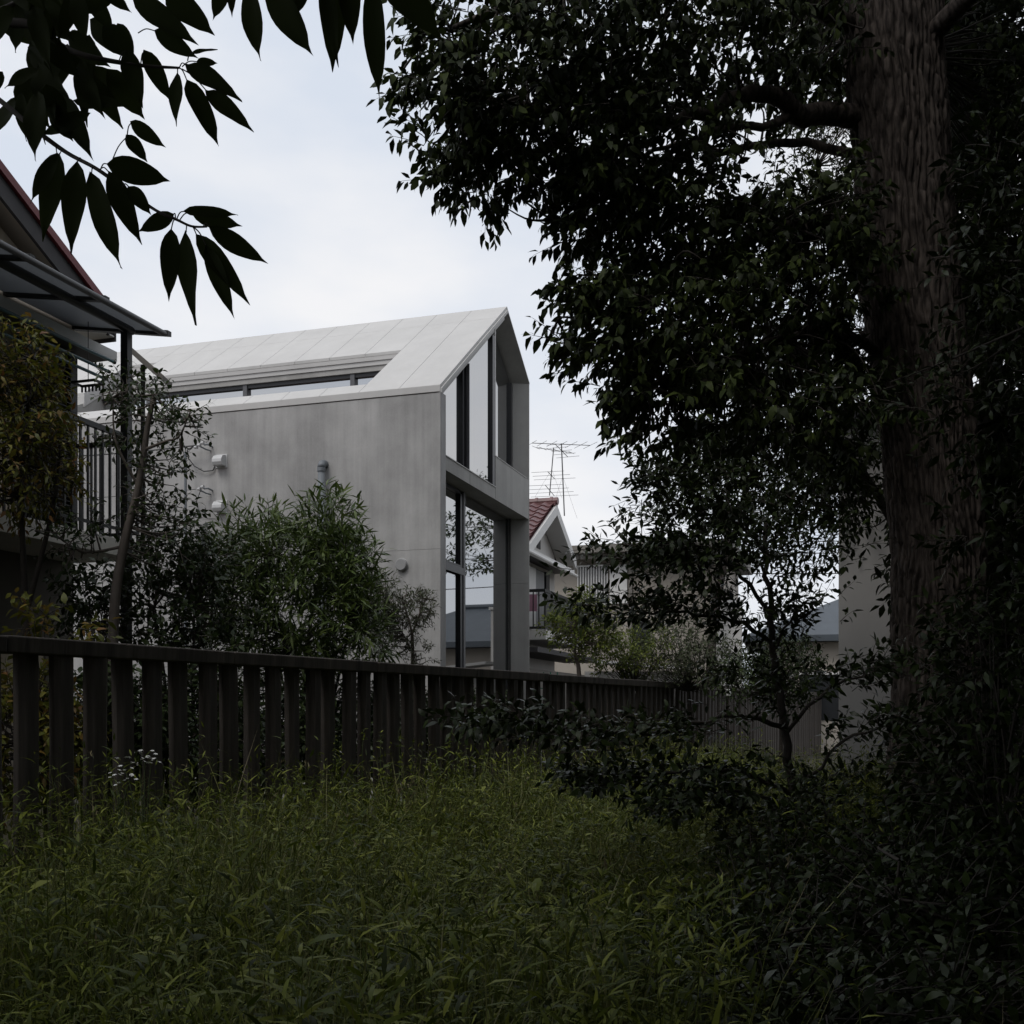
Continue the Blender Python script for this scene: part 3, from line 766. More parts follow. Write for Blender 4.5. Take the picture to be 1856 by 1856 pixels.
antenna('roof_antenna', 'faint antenna standing on the tan flat roof', Vector((px(1163, HY, 30.5).x, 30.5, ztb)), 1.55, 0.0, [(0.6, 1.9, 0.9, 4, 0.40, 0), (0.28, 2.2, 1.0, 6, 0.25, 0.05)], 'roof antennas')
# low wall of the next garden
gw = thing('garden_wall', 'pale low garden wall behind the light green tree', 'wall', px(1060, HY, 22.0) - Vector((0, 0, EYE)), R(-2))
box('wall', M['white_wall'], gw, 0.0, 2.0, 0, 0.12, 0, 2.15); 
MB().hexa([(0.2, -0.3, 2.32), (2.2, -0.3, 2.17), (2.2, 0.3, 2.17), (0.2, 0.3, 2.32), (0.2, -0.3, 2.38), (2.2, -0.3, 2.23), (2.2, 0.3, 2.23), (0.2, 0.3, 2.38)]).build('coping', M['white_trim'], gw)

# ------------------------------------------------------------------ house with blue roof (also the one mirrored in the glass)
H3 = px(1378, HY, 33.0); H3.z = 0
bh = thing('blue_roof_house', 'low house with blue grey hipped roof and tan wall behind the trees', 'house', H3, R(-14))
box('wall', M['beige2'], bh, 0, 6.4, 0, 5, 0, 3.4)
MB().add([(-0.5, -0.5, 3.6), (6.9, -0.5, 3.6), (6.9, 5.5, 3.6), (-0.5, 5.5, 3.6), (2.6, 2.5, 5.0), (3.8, 2.5, 5.0), (-0.5, -0.5, 3.41), (6.9, -0.5, 3.41), (6.9, 5.5, 3.41), (-0.5, 5.5, 3.41)],
         [(0, 1, 5, 4), (1, 2, 5), (2, 3, 4, 5), (3, 0, 4), (6, 7, 1, 0), (7, 8, 2, 1), (8, 9, 3, 2), (9, 6, 0, 3), (9, 8, 7, 6)]).build('roof', M['blue_roof'], bh)
MB().tube([(2.5, 2.5, 5.04), (3.9, 2.5, 5.04)], 0.1, 8).build('ridge', M['blue_roof'], bh)
MB().tube([(0.1, -0.06, 0), (0.1, -0.06, 3.4)], 0.06, 8).build('downpipe', M['grey_board'], bh)
for xx in (1.2, 3.7):
    wv = box('window', M['dull_glass'], bh, xx, xx + 1.5, -0.03, 0.01, 1.0, 2.4)
    box('frame', M['white_trim'], wv, xx - 0.05, xx + 1.55, -0.05, -0.031, 2.4, 2.47)
# ------------------------------------------------------------------ grey rendered building at the right
P3 = px(1520, HY, 14.2); P3.z = 0
gbld = thing('grey_building', 'grey rendered building wall seen beside the big trunk', 'building', P3, R(-20))
box('wall', M['plaster_grey'], gbld, 0, 5.0, 0, 6, 0, 5.2)
box('plinth', M['plaster_grey'], gbld, -0.012, 5.0, -0.02, -0.003, 0, 0.35)
box('roof', M['grey_board'], gbld, -0.15, 5.2, -0.15, 6.2, 5.201, 5.4)
gt = thing('wire_gate', 'small white wire gate in front of the grey building wall', 'gate', px(1583, HY, 12.9) - Vector((0, 0, EYE)), R(-20))
for i in range(12):
    MB().tube([(i * 0.045, 0, 0.0), (i * 0.045, 0, 0.62)], 0.004, 5).build('bar', M['steel'], gt)
for zz in (0.06, 0.36, 0.58):
    MB().tube([(-0.02, 0, zz), (0.54, 0, zz)], 0.007, 5).build('rail', M['steel'], gt)

# overhead wires that cross the gap beyond the houses
for i, (z0, lab) in enumerate([(6.6, 'lowest overhead wire mirrored in the tall window'), (7.5, 'middle overhead wire mirrored in the tall window'), (8.1, 'upper overhead wire mirrored in the tall window')]):
    a0, a1 = Vector((4.5, 41 + i, z0)), Vector((34, 34 + i, z0 + 0.4))
    pts = [a0.lerp(a1, q / 12) - Vector((0, 0, 0.5 * math.sin(math.pi * q / 12))) for q in range(13)]
    tag(MB().tube(pts, 0.02, 5).build('overhead_wire', M['cable']), lab, 'wire', 'overhead wires')

# ------------------------------------------------------------------ the timber fence
FA = math.atan(0.475)
F0 = px(0, HY, 6.25); F0.z = 0
FD = Vector((math.sin(FA), math.cos(FA), 0))
fence = thing('picket_fence', 'long dark timber picket fence between the weeds and the houses', 'fence', F0, math.atan2(FD.y, FD.x))
FTOP = EYE + 0.0697 * 0 + (HY - 1153) / F * 6.25
rl = MB()
for i in range(18):
    x0 = -2.0 + i * 2.0
    j0, j1 = random.uniform(-.006, .006), random.uniform(-.006, .006)
    rl = MB().hexa([(x0, -0.07 + j0, FTOP - 0.10), (x0 + 1.996, -0.07 + j1, FTOP - 0.10), (x0 + 1.996, 0.07, FTOP - 0.10), (x0, 0.07, FTOP - 0.10),
                    (x0, -0.075 + j0, FTOP + j0), (x0 + 1.996, -0.075 + j1, FTOP + j1), (x0 + 1.996, 0.07, FTOP + j1), (x0, 0.07, FTOP + j0)])
    rl.build('top_rail', M['fence'], fence, bevel=0.01)
box('lower_rail', M['fence'], fence, -2, 34, 0.036, 0.09, 0.30, 0.40)
pks = []
for v in range(5):
    m_ = MB(); hh = FTOP - 0.09
    rr = [random.uniform(-.006, .006) for _ in range(8)]
    for q, zz in enumerate((0, hh * 0.33, hh * 0.66, hh)):
        a, b = -0.076 + rr[q], 0.076 + rr[q + 4]
        m_.v += [(a, -0.01, zz), (a + 0.03, -0.04, zz), (b - 0.03, -0.04, zz), (b, -0.01, zz), (b, 0.035, zz), (a, 0.035, zz)]
    for q in range(3):
        for k in range(6):
            m_.f.append((q * 6 + k, q * 6 + (k + 1) % 6, (q + 1) * 6 + (k + 1) % 6, (q + 1) * 6 + k))
    m_.f.append((18, 19, 20, 21, 22, 23))
    pks.append(m_.mesh('picket', M['fence']))
for i in range(136):
    o = link('picket', pks[random.randrange(5)], fence)
    o.location = (-1.9 + i * 0.262 + random.uniform(-.012, .012), random.uniform(-.008, .006), 0)
    o.rotation_euler = (random.uniform(-.012, .012), random.uniform(-.012, .012), random.uniform(-.12, .12))
    if i > 90: o.rotation_euler.z *= 0.5
for i, (xx, lab) in enumerate([(1299, 'left of two small white pots just behind the far fence rail'), (1325, 'right of two small white pots just behind the far fence rail')]):
    c = px(xx, 1246, 21.3)
    t = thing('small_pot', lab, 'pot', (c.x, c.y + 0.25, 1.66), 0, 'white pots by the fence')
    MB().tube([(0, 0, -0.02), (0, 0, 0.09), (0, 0, 0.10)], [0.045, 0.06, 0.065], 10).build('pot', M['petal'], t)
    MB().tube([(0, 0, -1.66), (0, 0, -0.02)], 0.02, 6).build('stake', M['twig'], t)
    MB().tube([(0, 0, 0.10), (0, 0, 0.112)], [0.068, 0.06], 10).build('rim', M['petal'], t)

# ------------------------------------------------------------------ vegetation
UP = np.array([0, 0, 1.0])
def rand_dirs(n):
    return nrm(rng.normal(size=(n, 3)))

def sprigs(nb_leaf, nb_twig, P, D, slen, nleaf, ll, lw, droop=0.35, spread=0.75, bend=0.25, fold=0.16, twig=0.003, prof=(0.36, 1.0, 0.72, 0.66), twigs=True):
    """P, D: sprig origins and directions; leaves stand alternately along each sprig"""
    n = len(P)
    D = nrm(D)
    sid = nrm(np.cross(D, rand_dirs(n)))
    k = np.arange(nleaf)
    t = (k + 0.6) / nleaf
    base = P[:, None] + D[:, None] * (slen * t)[None, :, None] - UP * (0.12 * slen * t * t)[None, :, None]
    upv = np.cross(sid, D)
    ang = k * 2.4 + rng.uniform(0, 6.28, (n, 1))
    rad = sid[:, None] * np.cos(ang)[..., None] + upv[:, None] * np.sin(ang)[..., None]
    d = D[:, None] * (1 - spread * 0.55) + rad * spread + rng.normal(0, 0.22, (n, nleaf, 3))
    d = nrm(d) - UP * droop * rng.uniform(0.4, 1.5, (n, nleaf, 1))
    base = base.reshape(-1, 3); d = nrm(d.reshape(-1, 3))
    up = nrm(UP + rng.normal(0, 0.45, base.shape))
    up = np.where(np.abs((up * d).sum(1, keepdims=True)) > 0.93, rand_dirs(len(base)), up)
    L_ = ll * rng.uniform(0.65, 1.2, len(base)); Wd = lw * rng.uniform(0.75, 1.15, len(base)) * L_ / ll
    leaf_geo(nb_leaf, base + d * (0.12 * ll), d, up, L_, Wd, bend * rng.uniform(0.2, 1.6, len(base)), fold, prof)
    if twigs:
        for i in range(n):
            tube_np(nb_twig, [P[i], P[i] + D[i] * slen * 0.5 - UP * 0.03 * slen, P[i] + D[i] * slen - UP * 0.12 * slen], [twig * 1.5, twig, twig * 0.4], 3)

def blob_points(x, y, rx, ry, Y, rd, n, hollow=0.0):
    """points in an ellipsoid given by its centre and half-axes (photo pixels, at depth Y; rd in m)"""
    v = rand_dirs(n) * (rng.uniform(hollow ** 3, 1, (n, 1)) ** (1 / 3))
    c = px(x, y, Y)
    r = np.array([rx / F * Y, rd, ry / F * Y])
    return np.array(c)[None] + v * r[None], v * r[None]

def limb(nb_t, pts, r0, r1, n=7, wob=0.0):
    """smooth tapered branch through the given points"""
    P = np.array([list(p) for p in pts], float)
    m = len(P)
    tt = np.linspace(0, m - 1, (m - 1) * 5 + 1)
    out = []
    for t in tt:
        i = min(int(t), m - 2); f = t - i
        p0, p1, p2, p3 = P[max(i - 1, 0)], P[i], P[i + 1], P[min(i + 2, m - 1)]
        out.append(0.5 * ((2 * p1) + (-p0 + p2) * f + (2 * p0 - 5 * p1 + 4 * p2 - p3) * f * f + (-p0 + 3 * p1 - 3 * p2 + p3) * f ** 3))
    out = np.array(out)
    if wob: out[1:-1] += rng.normal(0, wob, out[1:-1].shape)
    tube_np(nb_t, out, np.linspace(r0, r1, len(out)), n)
    return out

def plant(name, label, cat, group, base, skel, blobs, lm, bark, ll, lw, slen=0.22, nleaf=9, droop=0.3, spread=0.75, bend=0.25, updir=0.3, link_every=4, prof=(0.36, 1.0, 0.72, 0.66), fold=0.16, parts=('trunk', 'crown'), twigs=True, hollow=0.25):
    """skel: [(points, r0, r1)], blobs: [(x, y, rx, ry, depth, rd, n)]"""
    t = thing(name, label, cat, base, 0, group)
    bt, bl = NB(), NB()
    sk = []
    for (pts, r0, r1) in skel:
        sk.append(limb(bt, pts, r0, r1))
    SK = np.concatenate(sk)
    for b in blobs:
        P, o = blob_points(*b, hollow=hollow)
        P[:, 2] = np.maximum(P[:, 2], 0.05)
        D = nrm(o) + UP * updir + rng.normal(0, 0.35, P.shape)
        sprigs(bl, bt, P, D, slen, nleaf, ll, lw, droop, spread, bend, fold, prof=prof, twigs=twigs)
        for i in range(0, len(P), link_every):
            q = SK[np.argmin(((SK - P[i]) ** 2).sum(1) + 0.6 * np.maximum(SK[:, 2] - P[i, 2], 0))]
            mid = (q + P[i]) / 2 + rng.normal(0, 0.05, 3) - UP * 0.04
            limb(bt, [q, mid, P[i]], 0.009, 0.003, 4)
    bt.build(parts[0], bark, t)
    bl.build(parts[1], lm, t)
    return t

def gp(x, Y):      # ground point under a photo column
    p = px(x, HY, Y); p.z = 0
    return p

# --- the big tree -------------------------------------------------------------------------------------------------
TY = 9.0
bt_base = gp(1690, TY)
big = thing('big_tree', 'huge dark evergreen tree with ridged bark trunk and overhanging crown', 'tree', bt_base)
# trunk with real bark ridges
def trunk_mesh(axis, n_ring=420, n_seg=368):
    P = np.array([a[0] for a in axis], float); Rr = np.array([a[1] for a in axis], float)
    h = np.concatenate([[0], np.cumsum(np.linalg.norm(np.diff(P, axis=0), axis=1))])
    hs = np.linspace(0, h[-1], n_ring)
    C_ = np.stack([np.interp(hs, h, P[:, i]) for i in range(3)], axis=1); rr = np.interp(hs, h, Rr)
    th = np.linspace(0, 2 * math.pi, n_seg, endpoint=False)
    # ridges: sum of warped waves, broken lengthwise
    H, T = np.meshgrid(hs, th, indexing='ij')
    warp = 0.10 * np.sin(H * 1.1 + 2 * T) + 0.06 * np.sin(H * 2.6 - 3 * T + 1.0) + 0.035 * np.sin(H * 6 + 5 * T) + 0.015 * np.sin(H * 17 + 9 * T)
    nc = 46
    u = (T + warp) / (2 * math.pi) * nc
    cidx = np.floor(u).astype(int) % nc
    fu = np.abs(u - np.floor(u) - 0.5) * 2
    ra, rb = rng.uniform(3.5, 8.0, nc), rng.uniform(0, 9, nc)
    v = H * ra[cidx] + rb[cidx] + 0.35 * (u - np.floor(u)) + 0.12 * np.sin(23 * T)
    fv = np.abs(v - np.floor(v) - 0.5) * 2
    hp = rng.uniform(0, 1, (nc, 97))[cidx, np.floor(v).astype(int) % 97]
    plate = (1 - np.clip((fu - 0.45) / 0.5, 0, 1) ** 1.3) * (1 - 0.75 * np.clip((fv - 0.8) / 0.2, 0, 1))
    ridge = plate * (0.55 + 0.75 * hp) * 2 - 1
    rad = rr[:, None] * (1 + 0.05 * np.sin(3 * T + 0.3 * H) + 0.03 * np.sin(5 * T - H) + 0.015 * np.sin(H * 2.3 + T)) + 0.019 * ridge + rng.normal(0, 0.0022, H.shape)
    V = np.stack([C_[:, 0:1] + rad * np.cos(T), C_[:, 1:2] + rad * np.sin(T), np.repeat(C_[:, 2:3], n_seg, 1)], axis=-1).reshape(-1, 3)
    i = np.arange(n_ring - 1)[:, None]; k = np.arange(n_seg)[None]
    q = np.stack([i * n_seg + k, i * n_seg + (k + 1) % n_seg, (i + 1) * n_seg + (k + 1) % n_seg, (i + 1) * n_seg + k], axis=-1).reshape(-1)
    nb = NB(); nb.add(V, q, np.full((n_ring - 1) * n_seg, 4))
    return nb
def ax(xl, xr, y): 
    c = px((xl + xr) / 2, y, TY)
    return ((c.x, c.y, c.z), (xr - xl) / 2 / F * TY)
trunk_mesh([((bt_base.x, TY, -0.1), 0.56), ax(1612, 1770, 1500), ax(1626, 1778, 1280), ax(1624, 1775, 1000), ax(1592, 1750, 700), ax(1562, 1720, 400), ax(1540, 1702, 150), ax(1522, 1690, -80), ax(1500, 1660, -400), ax(1490, 1600, -900), ax(1500, 1560, -1300)]).build('trunk', M['bark'], big)
lb = NB()
def PP(lst): return [px(*q) for q in lst]
limbs = [
    (PP([(1590, 215, 9.0), (1500, 208, 8.9), (1450, 210, 8.7), (1418, 178, 8.6), (1370, 172, 8.5), (1300, 192, 8.3), (1200, 225, 8.1), (1080, 215, 7.9), (960, 190, 7.7), (850, 175, 7.5)]), 0.105, 0.012),
    (PP([(1580, 300, 9.1), (1500, 265, 9.3), (1400, 262, 9.4), (1310, 275, 9.3), (1230, 262, 9.2), (1120, 300, 9.0), (1020, 330, 8.8)]), 0.05, 0.008),
    (PP([(1440, 210, 8.7), (1380, 230, 8.5), (1290, 238, 8.3), (1180, 300, 8.2), (1080, 350, 8.0), (1000, 400, 7.9)]), 0.04, 0.006),
    (PP([(1590, 420, 9.0), (1490, 400, 8.7), (1400, 420, 8.5), (1290, 470, 8.3), (1200, 520, 8.1), (1090, 570, 7.9), (1010, 580, 7.8)]), 0.06, 0.006),
    (PP([(1600, 640, 9.0), (1500, 600, 8.6), (1400, 620, 8.3), (1280, 660, 8.0), (1160, 700, 7.8)]), 0.05, 0.006),
    (PP([(1560, 60, 9.0), (1450, 0, 8.6), (1300, -60, 8.2), (1100, -60, 7.8), (900, 20, 7.5), (780, 60, 7.3)]), 0.09, 0.01),
    (PP([(1560, -100, 9.0), (1400, -300, 8.0), (1200, -450, 7.0), (900, -520, 6.0)]), 0.12, 0.02),
    (PP([(1650, 100, 9.0), (1750, 0, 8.4), (1850, -100, 7.8), (1980, -200, 7.2)]), 0.10, 0.02),
]
for pts, r0, r1 in limbs:
    limb(lb, pts, r0, r1, 8, 0.012)
LSK = np.concatenate(lb.V)
crown = NB(); tw = NB()
# main visible crown: clumps of sprigs (x, y, rx, ry, depth, rd, n)
blobs = [
    (770, 110, 70, 110, 7.4, .55, 62), (800, 260, 70, 85, 7.6, .5, 55), (880, 150, 110, 140, 7.6, .8, 105), (900, 290, 85, 60, 7.7, .5, 50),
    (1000, 60, 150, 120, 7.8, .9, 140), (1010, 240, 120, 120, 7.9, .8, 105), (1040, 380, 95, 65, 8.0, .6, 70), (1150, 100, 150, 150, 8.1, .9, 165),
    (1150, 300, 110, 130, 8.2, .8, 105), (1140, 440, 90, 70, 8.2, .6, 70), (1290, 60, 150, 120, 8.4, .9, 130), (1270, 170, 90, 20, 8.5, .7, 18), (1290, 380, 120, 110, 8.5, .8, 100),
    (1250, 480, 140, 90, 8.4, .8, 120), (1430, 60, 130, 110, 8.7, .8, 110), (1490, 360, 70, 40, 8.8, .7, 24), (1430, 440, 150, 110, 8.6, .9, 150),
    (1030, 570, 55, 50, 7.8, .4, 34), (1100, 600, 100, 80, 7.9, .6, 85), (1060, 660, 70, 50, 7.8, .45, 40), (1180, 660, 110, 90, 8.0, .7, 105), (1150, 730, 60, 50, 7.8, .4, 34),
    (1270, 620, 120, 110, 8.2, .8, 140), (1260, 760, 110, 80, 8.0, .7, 95), (1400, 600, 150, 130, 8.5, .9, 210), (1400, 760, 140, 100, 8.3, .8, 140), (1520, 500, 80, 160, 8.8, .7, 120), (1530, 750, 80, 120, 8.7, .7, 110),
]
def add_blob(b, nb, tb, ll=0.10, lw=0.047, slen=0.28, nleaf=12, droop=0.75, every=3):
    P, o = blob_points(*b)
    D = nrm(o) * 0.7 + np.array([-0.5, -0.15, 0.0]) + rng.normal(0, 0.4, P.shape)
    sprigs(nb, tb, P, D, slen, nleaf, ll, lw, droop, 0.75, 0.3, 0.14)
    for i in range(0, len(P), every):
        q = LSK[np.argmin(((LSK - P[i]) ** 2).sum(1))]
        if np.linalg.norm(q - P[i]) < 2.2:
            limb(tb, [q, (q + P[i]) / 2 + rng.normal(0, 0.08, 3), P[i]], 0.012, 0.003, 4)
for (x, y, rx, ry, dd, rd, n) in blobs:
    f = max(0.0, min(1.0, (1330 - x) / 250)) * (0.9 if y > 520 else 1.0)
    add_blob((x + 52 * f, y - 26 * (1 if x < 1350 else 0), rx * (1 - 0.24 * f), ry * 0.86, dd, rd, int(n * (0.92 if y < 450 else 0.62))), crown, tw)
for b in [(985, 575, 16, 14, 7.7, .15, 5), (975, 622, 14, 12, 7.7, .15, 4), (1005, 545, 18, 10, 7.7, .15, 5), (1050, 700, 18, 14, 7.7, .15, 5), (1100, 745, 20, 14, 7.7, .15, 6), (1120, 790, 16, 12, 7.7, .15, 4), (1070, 560, 40, 14, 7.8, .2, 8), (745, 325, 14, 10, 7.4, .15, 4), (830, 345, 20, 10, 7.5, .15, 6), (720, 250, 14, 14, 7.4, .15, 5), (712, 150, 14, 22, 7.3, .15, 6), (990, 425, 20, 14, 7.8, .2, 6), (1060, 480, 22, 14, 7.9, .2, 6), (1110, 500, 22, 14, 8, .2, 6),
          (1500, 60, 70, 90, 9.8, .5, 70), (1480, 150, 50, 40, 9.9, .4, 24), (1760, 60, 110, 110, 10.0, .5, 110), (1800, 200, 90, 120, 10.0, .5, 110), (1790, 380, 70, 110, 9.9, .4, 80), (1800, 560, 70, 100, 9.8, .4, 70)]:
    add_blob((b[0] + (48 if b[0] < 1200 else 0),) + b[1:], crown, tw)
# unseen leaf clumps added to the crown, above and beside the frame, to shade the plot
def visible_box(c, r):      # would a clump of radius r at c show in the open part of the view?
    if c[1] < 0.3: return False
    yy = HY - (c[2] - r - EYE) / (c[1] + r) * F
    return yy > -40 and (c[0] - r) / c[1] < 0.50
def canopy(nb, n, xr, yr, zr_, per=40, r=1.1, ll=0.24, lw=0.12, keep=None):
    k_ = 0
    while k_ < n:
        c = np.array([rng.uniform(*xr), rng.uniform(*yr), rng.uniform(*zr_)])
        if visible_box(c, r) or (keep and not keep(c)): continue
        P = c[None] + rand_dirs(per) * rng.uniform(0.1, r, (per, 1))
        sprigs(nb, nb, P, rand_dirs(per), 0.5, 8, ll, lw, 0.3, 0.8, 0.2, 0.1, twigs=False)
        k_ += 1
canopy(crown, 260, (0.0, 12.0), (-3.0, 13.0), (4.5, 11.0), keep=lambda c: c[0] > 0.25 * c[1] + 0.4)
canopy(crown, 170, (3.5, 11.0), (-2.0, 12.0), (0.8, 7.0), keep=lambda c: c[0] > 0.62 * c[1] + 1.0)
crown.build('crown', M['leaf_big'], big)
lb.build('limb', M['bark'], big)
tw.build('twigs', M['twig'], big)

# --- trees standing behind the big trunk ---------------------------------------------------------------------------
plant('background_tree', 'dark feathery tree behind the big limb', 'tree', 'dark trees behind the big trunk', gp(1680, 15.0),
      [(PP([(1680, 1463, 15), (1670, 1000, 15), (1580, 600, 15), (1480, 300, 15)]), 0.12, 0.03)],
      [(1460, 330, 80, 120, 15, 1.0, 150), (1500, 500, 110, 160, 15, 1.2, 260), (1500, 720, 130, 150, 15, 1.3, 300), (1530, 900, 120, 110, 15, 1.2, 200), (1590, 300, 90, 200, 15.3, 1.2, 160)],
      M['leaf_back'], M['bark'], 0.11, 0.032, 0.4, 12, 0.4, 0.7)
plant('background_tree', 'broad dark tree filling the far right edge', 'tree', 'dark trees behind the big trunk', gp(1800, 12.0),
      [(PP([(1800, 1508, 12), (1790, 1000, 12), (1800, 400, 12), (1790, 0, 12)]), 0.2, 0.06)],
      [(1790, 80, 150, 200, 12, 1.2, 460), (1800, 380, 150, 200, 12, 1.2, 460), (1810, 700, 150, 200, 12, 1.2, 420), (1800, 1000, 150, 200, 12, 1.2, 400), (1800, 1300, 140, 180, 12, 1.1, 300), (1690, 300, 100, 320, 12.5, .8, 300), (1600, 40, 140, 120, 12.5, .8, 220)],
      M['leaf_back'], M['twig'], 0.17, 0.07, 0.4, 11, 0.4, 0.7)
plant('background_tree', 'dark tree between the big trunk and the grey building', 'tree', 'dark trees behind the big trunk', gp(1690, 12.2),
      [(PP([(1690, 1505, 12.2), (1670, 1100, 12.2), (1560, 850, 12.2), (1400, 700, 12)]), 0.09, 0.02)],
      [(1380, 720, 130, 130, 11.8, 1.0, 220), (1450, 860, 120, 90, 12.0, 1.0, 180), (1300, 850, 90, 70, 11.6, .8, 90), (1500, 880, 80, 70, 12.0, .8, 120)],
      M['leaf_big'], M['twig'], 0.10, 0.042, 0.34, 10, 0.5, 0.75)
# tree mirrored in the tall window
plant('garden_tree', 'spreading garden tree mirrored in the tall window', 'tree', None, gp(1195, 30.0),
      [([Vector((4.6, 27.5, 0)), Vector((4.5, 27.5, 3)), Vector((5.0, 27.7, 5.0)), Vector((5.6, 28.2, 6.4))], 0.16, 0.04), ([Vector((4.5, 27.5, 3.2)), Vector((6.0, 27.9, 4.4)), Vector((7.6, 28.4, 4.6))], 0.06, 0.01)],
      [], M['leaf_shrub'], M['bark'], 0.1, 0.04) if False else None

# --- understorey tree with flat glossy branches ----------------------------------------------------------------------
UY = 7.2
usk = [(PP([(1480, 1663, UY), (1465, 1560, UY), (1437, 1430, UY), (1420, 1300, UY), (1402, 1200, UY), (1396, 1100, UY), (1386, 1010, UY), (1390, 940, UY)]), 0.04, 0.012)]
branches = [
    ([(1398, 1165, 7.2), (1330, 1125, 7.0), (1240, 1112, 6.8), (1150, 1108, 6.6), (1060, 1095, 6.5)], .018),
    ([(1394, 1110, 7.2), (1330, 1030, 7.0), (1270, 1000, 6.8), (1180, 1000, 6.6), (1090, 1010, 6.5)], .016),
    ([(1388, 1000, 7.2), (1330, 940, 7.0), (1250, 890, 6.8), (1170, 860, 6.7)], .014),
    ([(1425, 1320, 7.2), (1330, 1300, 6.7), (1200, 1325, 6.3), (1060, 1320, 6.0), (950, 1305, 5.8), (870, 1298, 5.7)], .02),
    ([(1440, 1440, 7.2), (1350, 1400, 6.7), (1220, 1400, 6.4), (1120, 1410, 6.2), (1030, 1405, 6.1)], .018),
    ([(1445, 1470, 7.2), (1360, 1440, 6.7), (1280, 1440, 6.4), (1170, 1480, 6.1)], .015),
    ([(1425, 1330, 7.2), (1500, 1250, 7.0), (1560, 1225, 6.9), (1620, 1200, 6.8)], .016),
    ([(1440, 1440, 7.2), (1520, 1350, 7.0), (1580, 1325, 6.9), (1640, 1310, 6.8)], .016),
    ([(1400, 1180, 7.2), (1440, 1110, 7.1), (1475, 1085, 7.0)], .012),
    ([(1450, 1500, 7.2), (1530, 1430, 7.0), (1600, 1410, 6.9)], .015),
]
und = thing('understorey_tree', 'slender dark tree with flat glossy branches before the fence', 'tree', gp(1480, UY))
ut, ul = NB(), NB()
for pts, r0, r1 in usk: limb(ut, pts, r0, r1, 7, 0.008)
for pts, r0 in branches:
    c = limb(ut, PP(pts), r0, 0.003, 5, 0.01)
    n = int(34 * np.linalg.norm(c[0] - c[-1]) / 0.5)
    f = rng.uniform(0.18, 1.0, n) ** 0.8
    idx = np.clip((f * (len(c) - 1)).astype(int), 0, len(c) - 1)
    wdt = 0.20 * (1.1 - 0.55 * f)
    P = c[idx] + rng.normal(0, 1, (n, 3)) * wdt[:, None] * np.array([0.8, 1.5, 0.33])
    D = (c[-1] - c[0])[None] / np.linalg.norm(c[-1] - c[0]) + rng.normal(0, 0.55, P.shape) * np.array([1, 1, 0.35]) + UP * 0.12
    sprigs(ul, ut, P, D, 0.16, 7, 0.070, 0.031, 0.22, 0.8, 0.25, 0.12, 0.002)
# loose upper crown
for b in [(1200, 900, 60, 40, 6.8, .4, 34), (1280, 900, 90, 60, 6.9, .5, 75), (1320, 990, 100, 60, 6.9, .5, 90), (1220, 960, 60, 50, 6.7, .4, 40), (1430, 960, 90, 70, 7.1, .5, 80), (1490, 1010, 70, 50, 7.2, .4, 50), (1250, 1050, 90, 40, 6.8, .5, 50), (1170, 1040, 60, 30, 6.6, .4, 28), (1345, 1090, 60, 34, 7.0, .4, 40), (1435, 1140, 30, 36, 7.3, .3, 30), (1350, 1215, 60, 22, 7.0, .4, 26), (1430, 1260, 34, 30, 7.1, .3, 26)]:
    P, o = blob_points(*b)
    sprigs(ul, ut, P, nrm(o) + np.array([-0.4, 0, 0.3]) + rng.normal(0, .4, P.shape), 0.18, 7, 0.066, 0.027, 0.15, 0.8, 0.25, 0.12, 0.002)
ut.build('trunk', M['twig'], und)
ul.build('crown', M['leaf_under'], und)

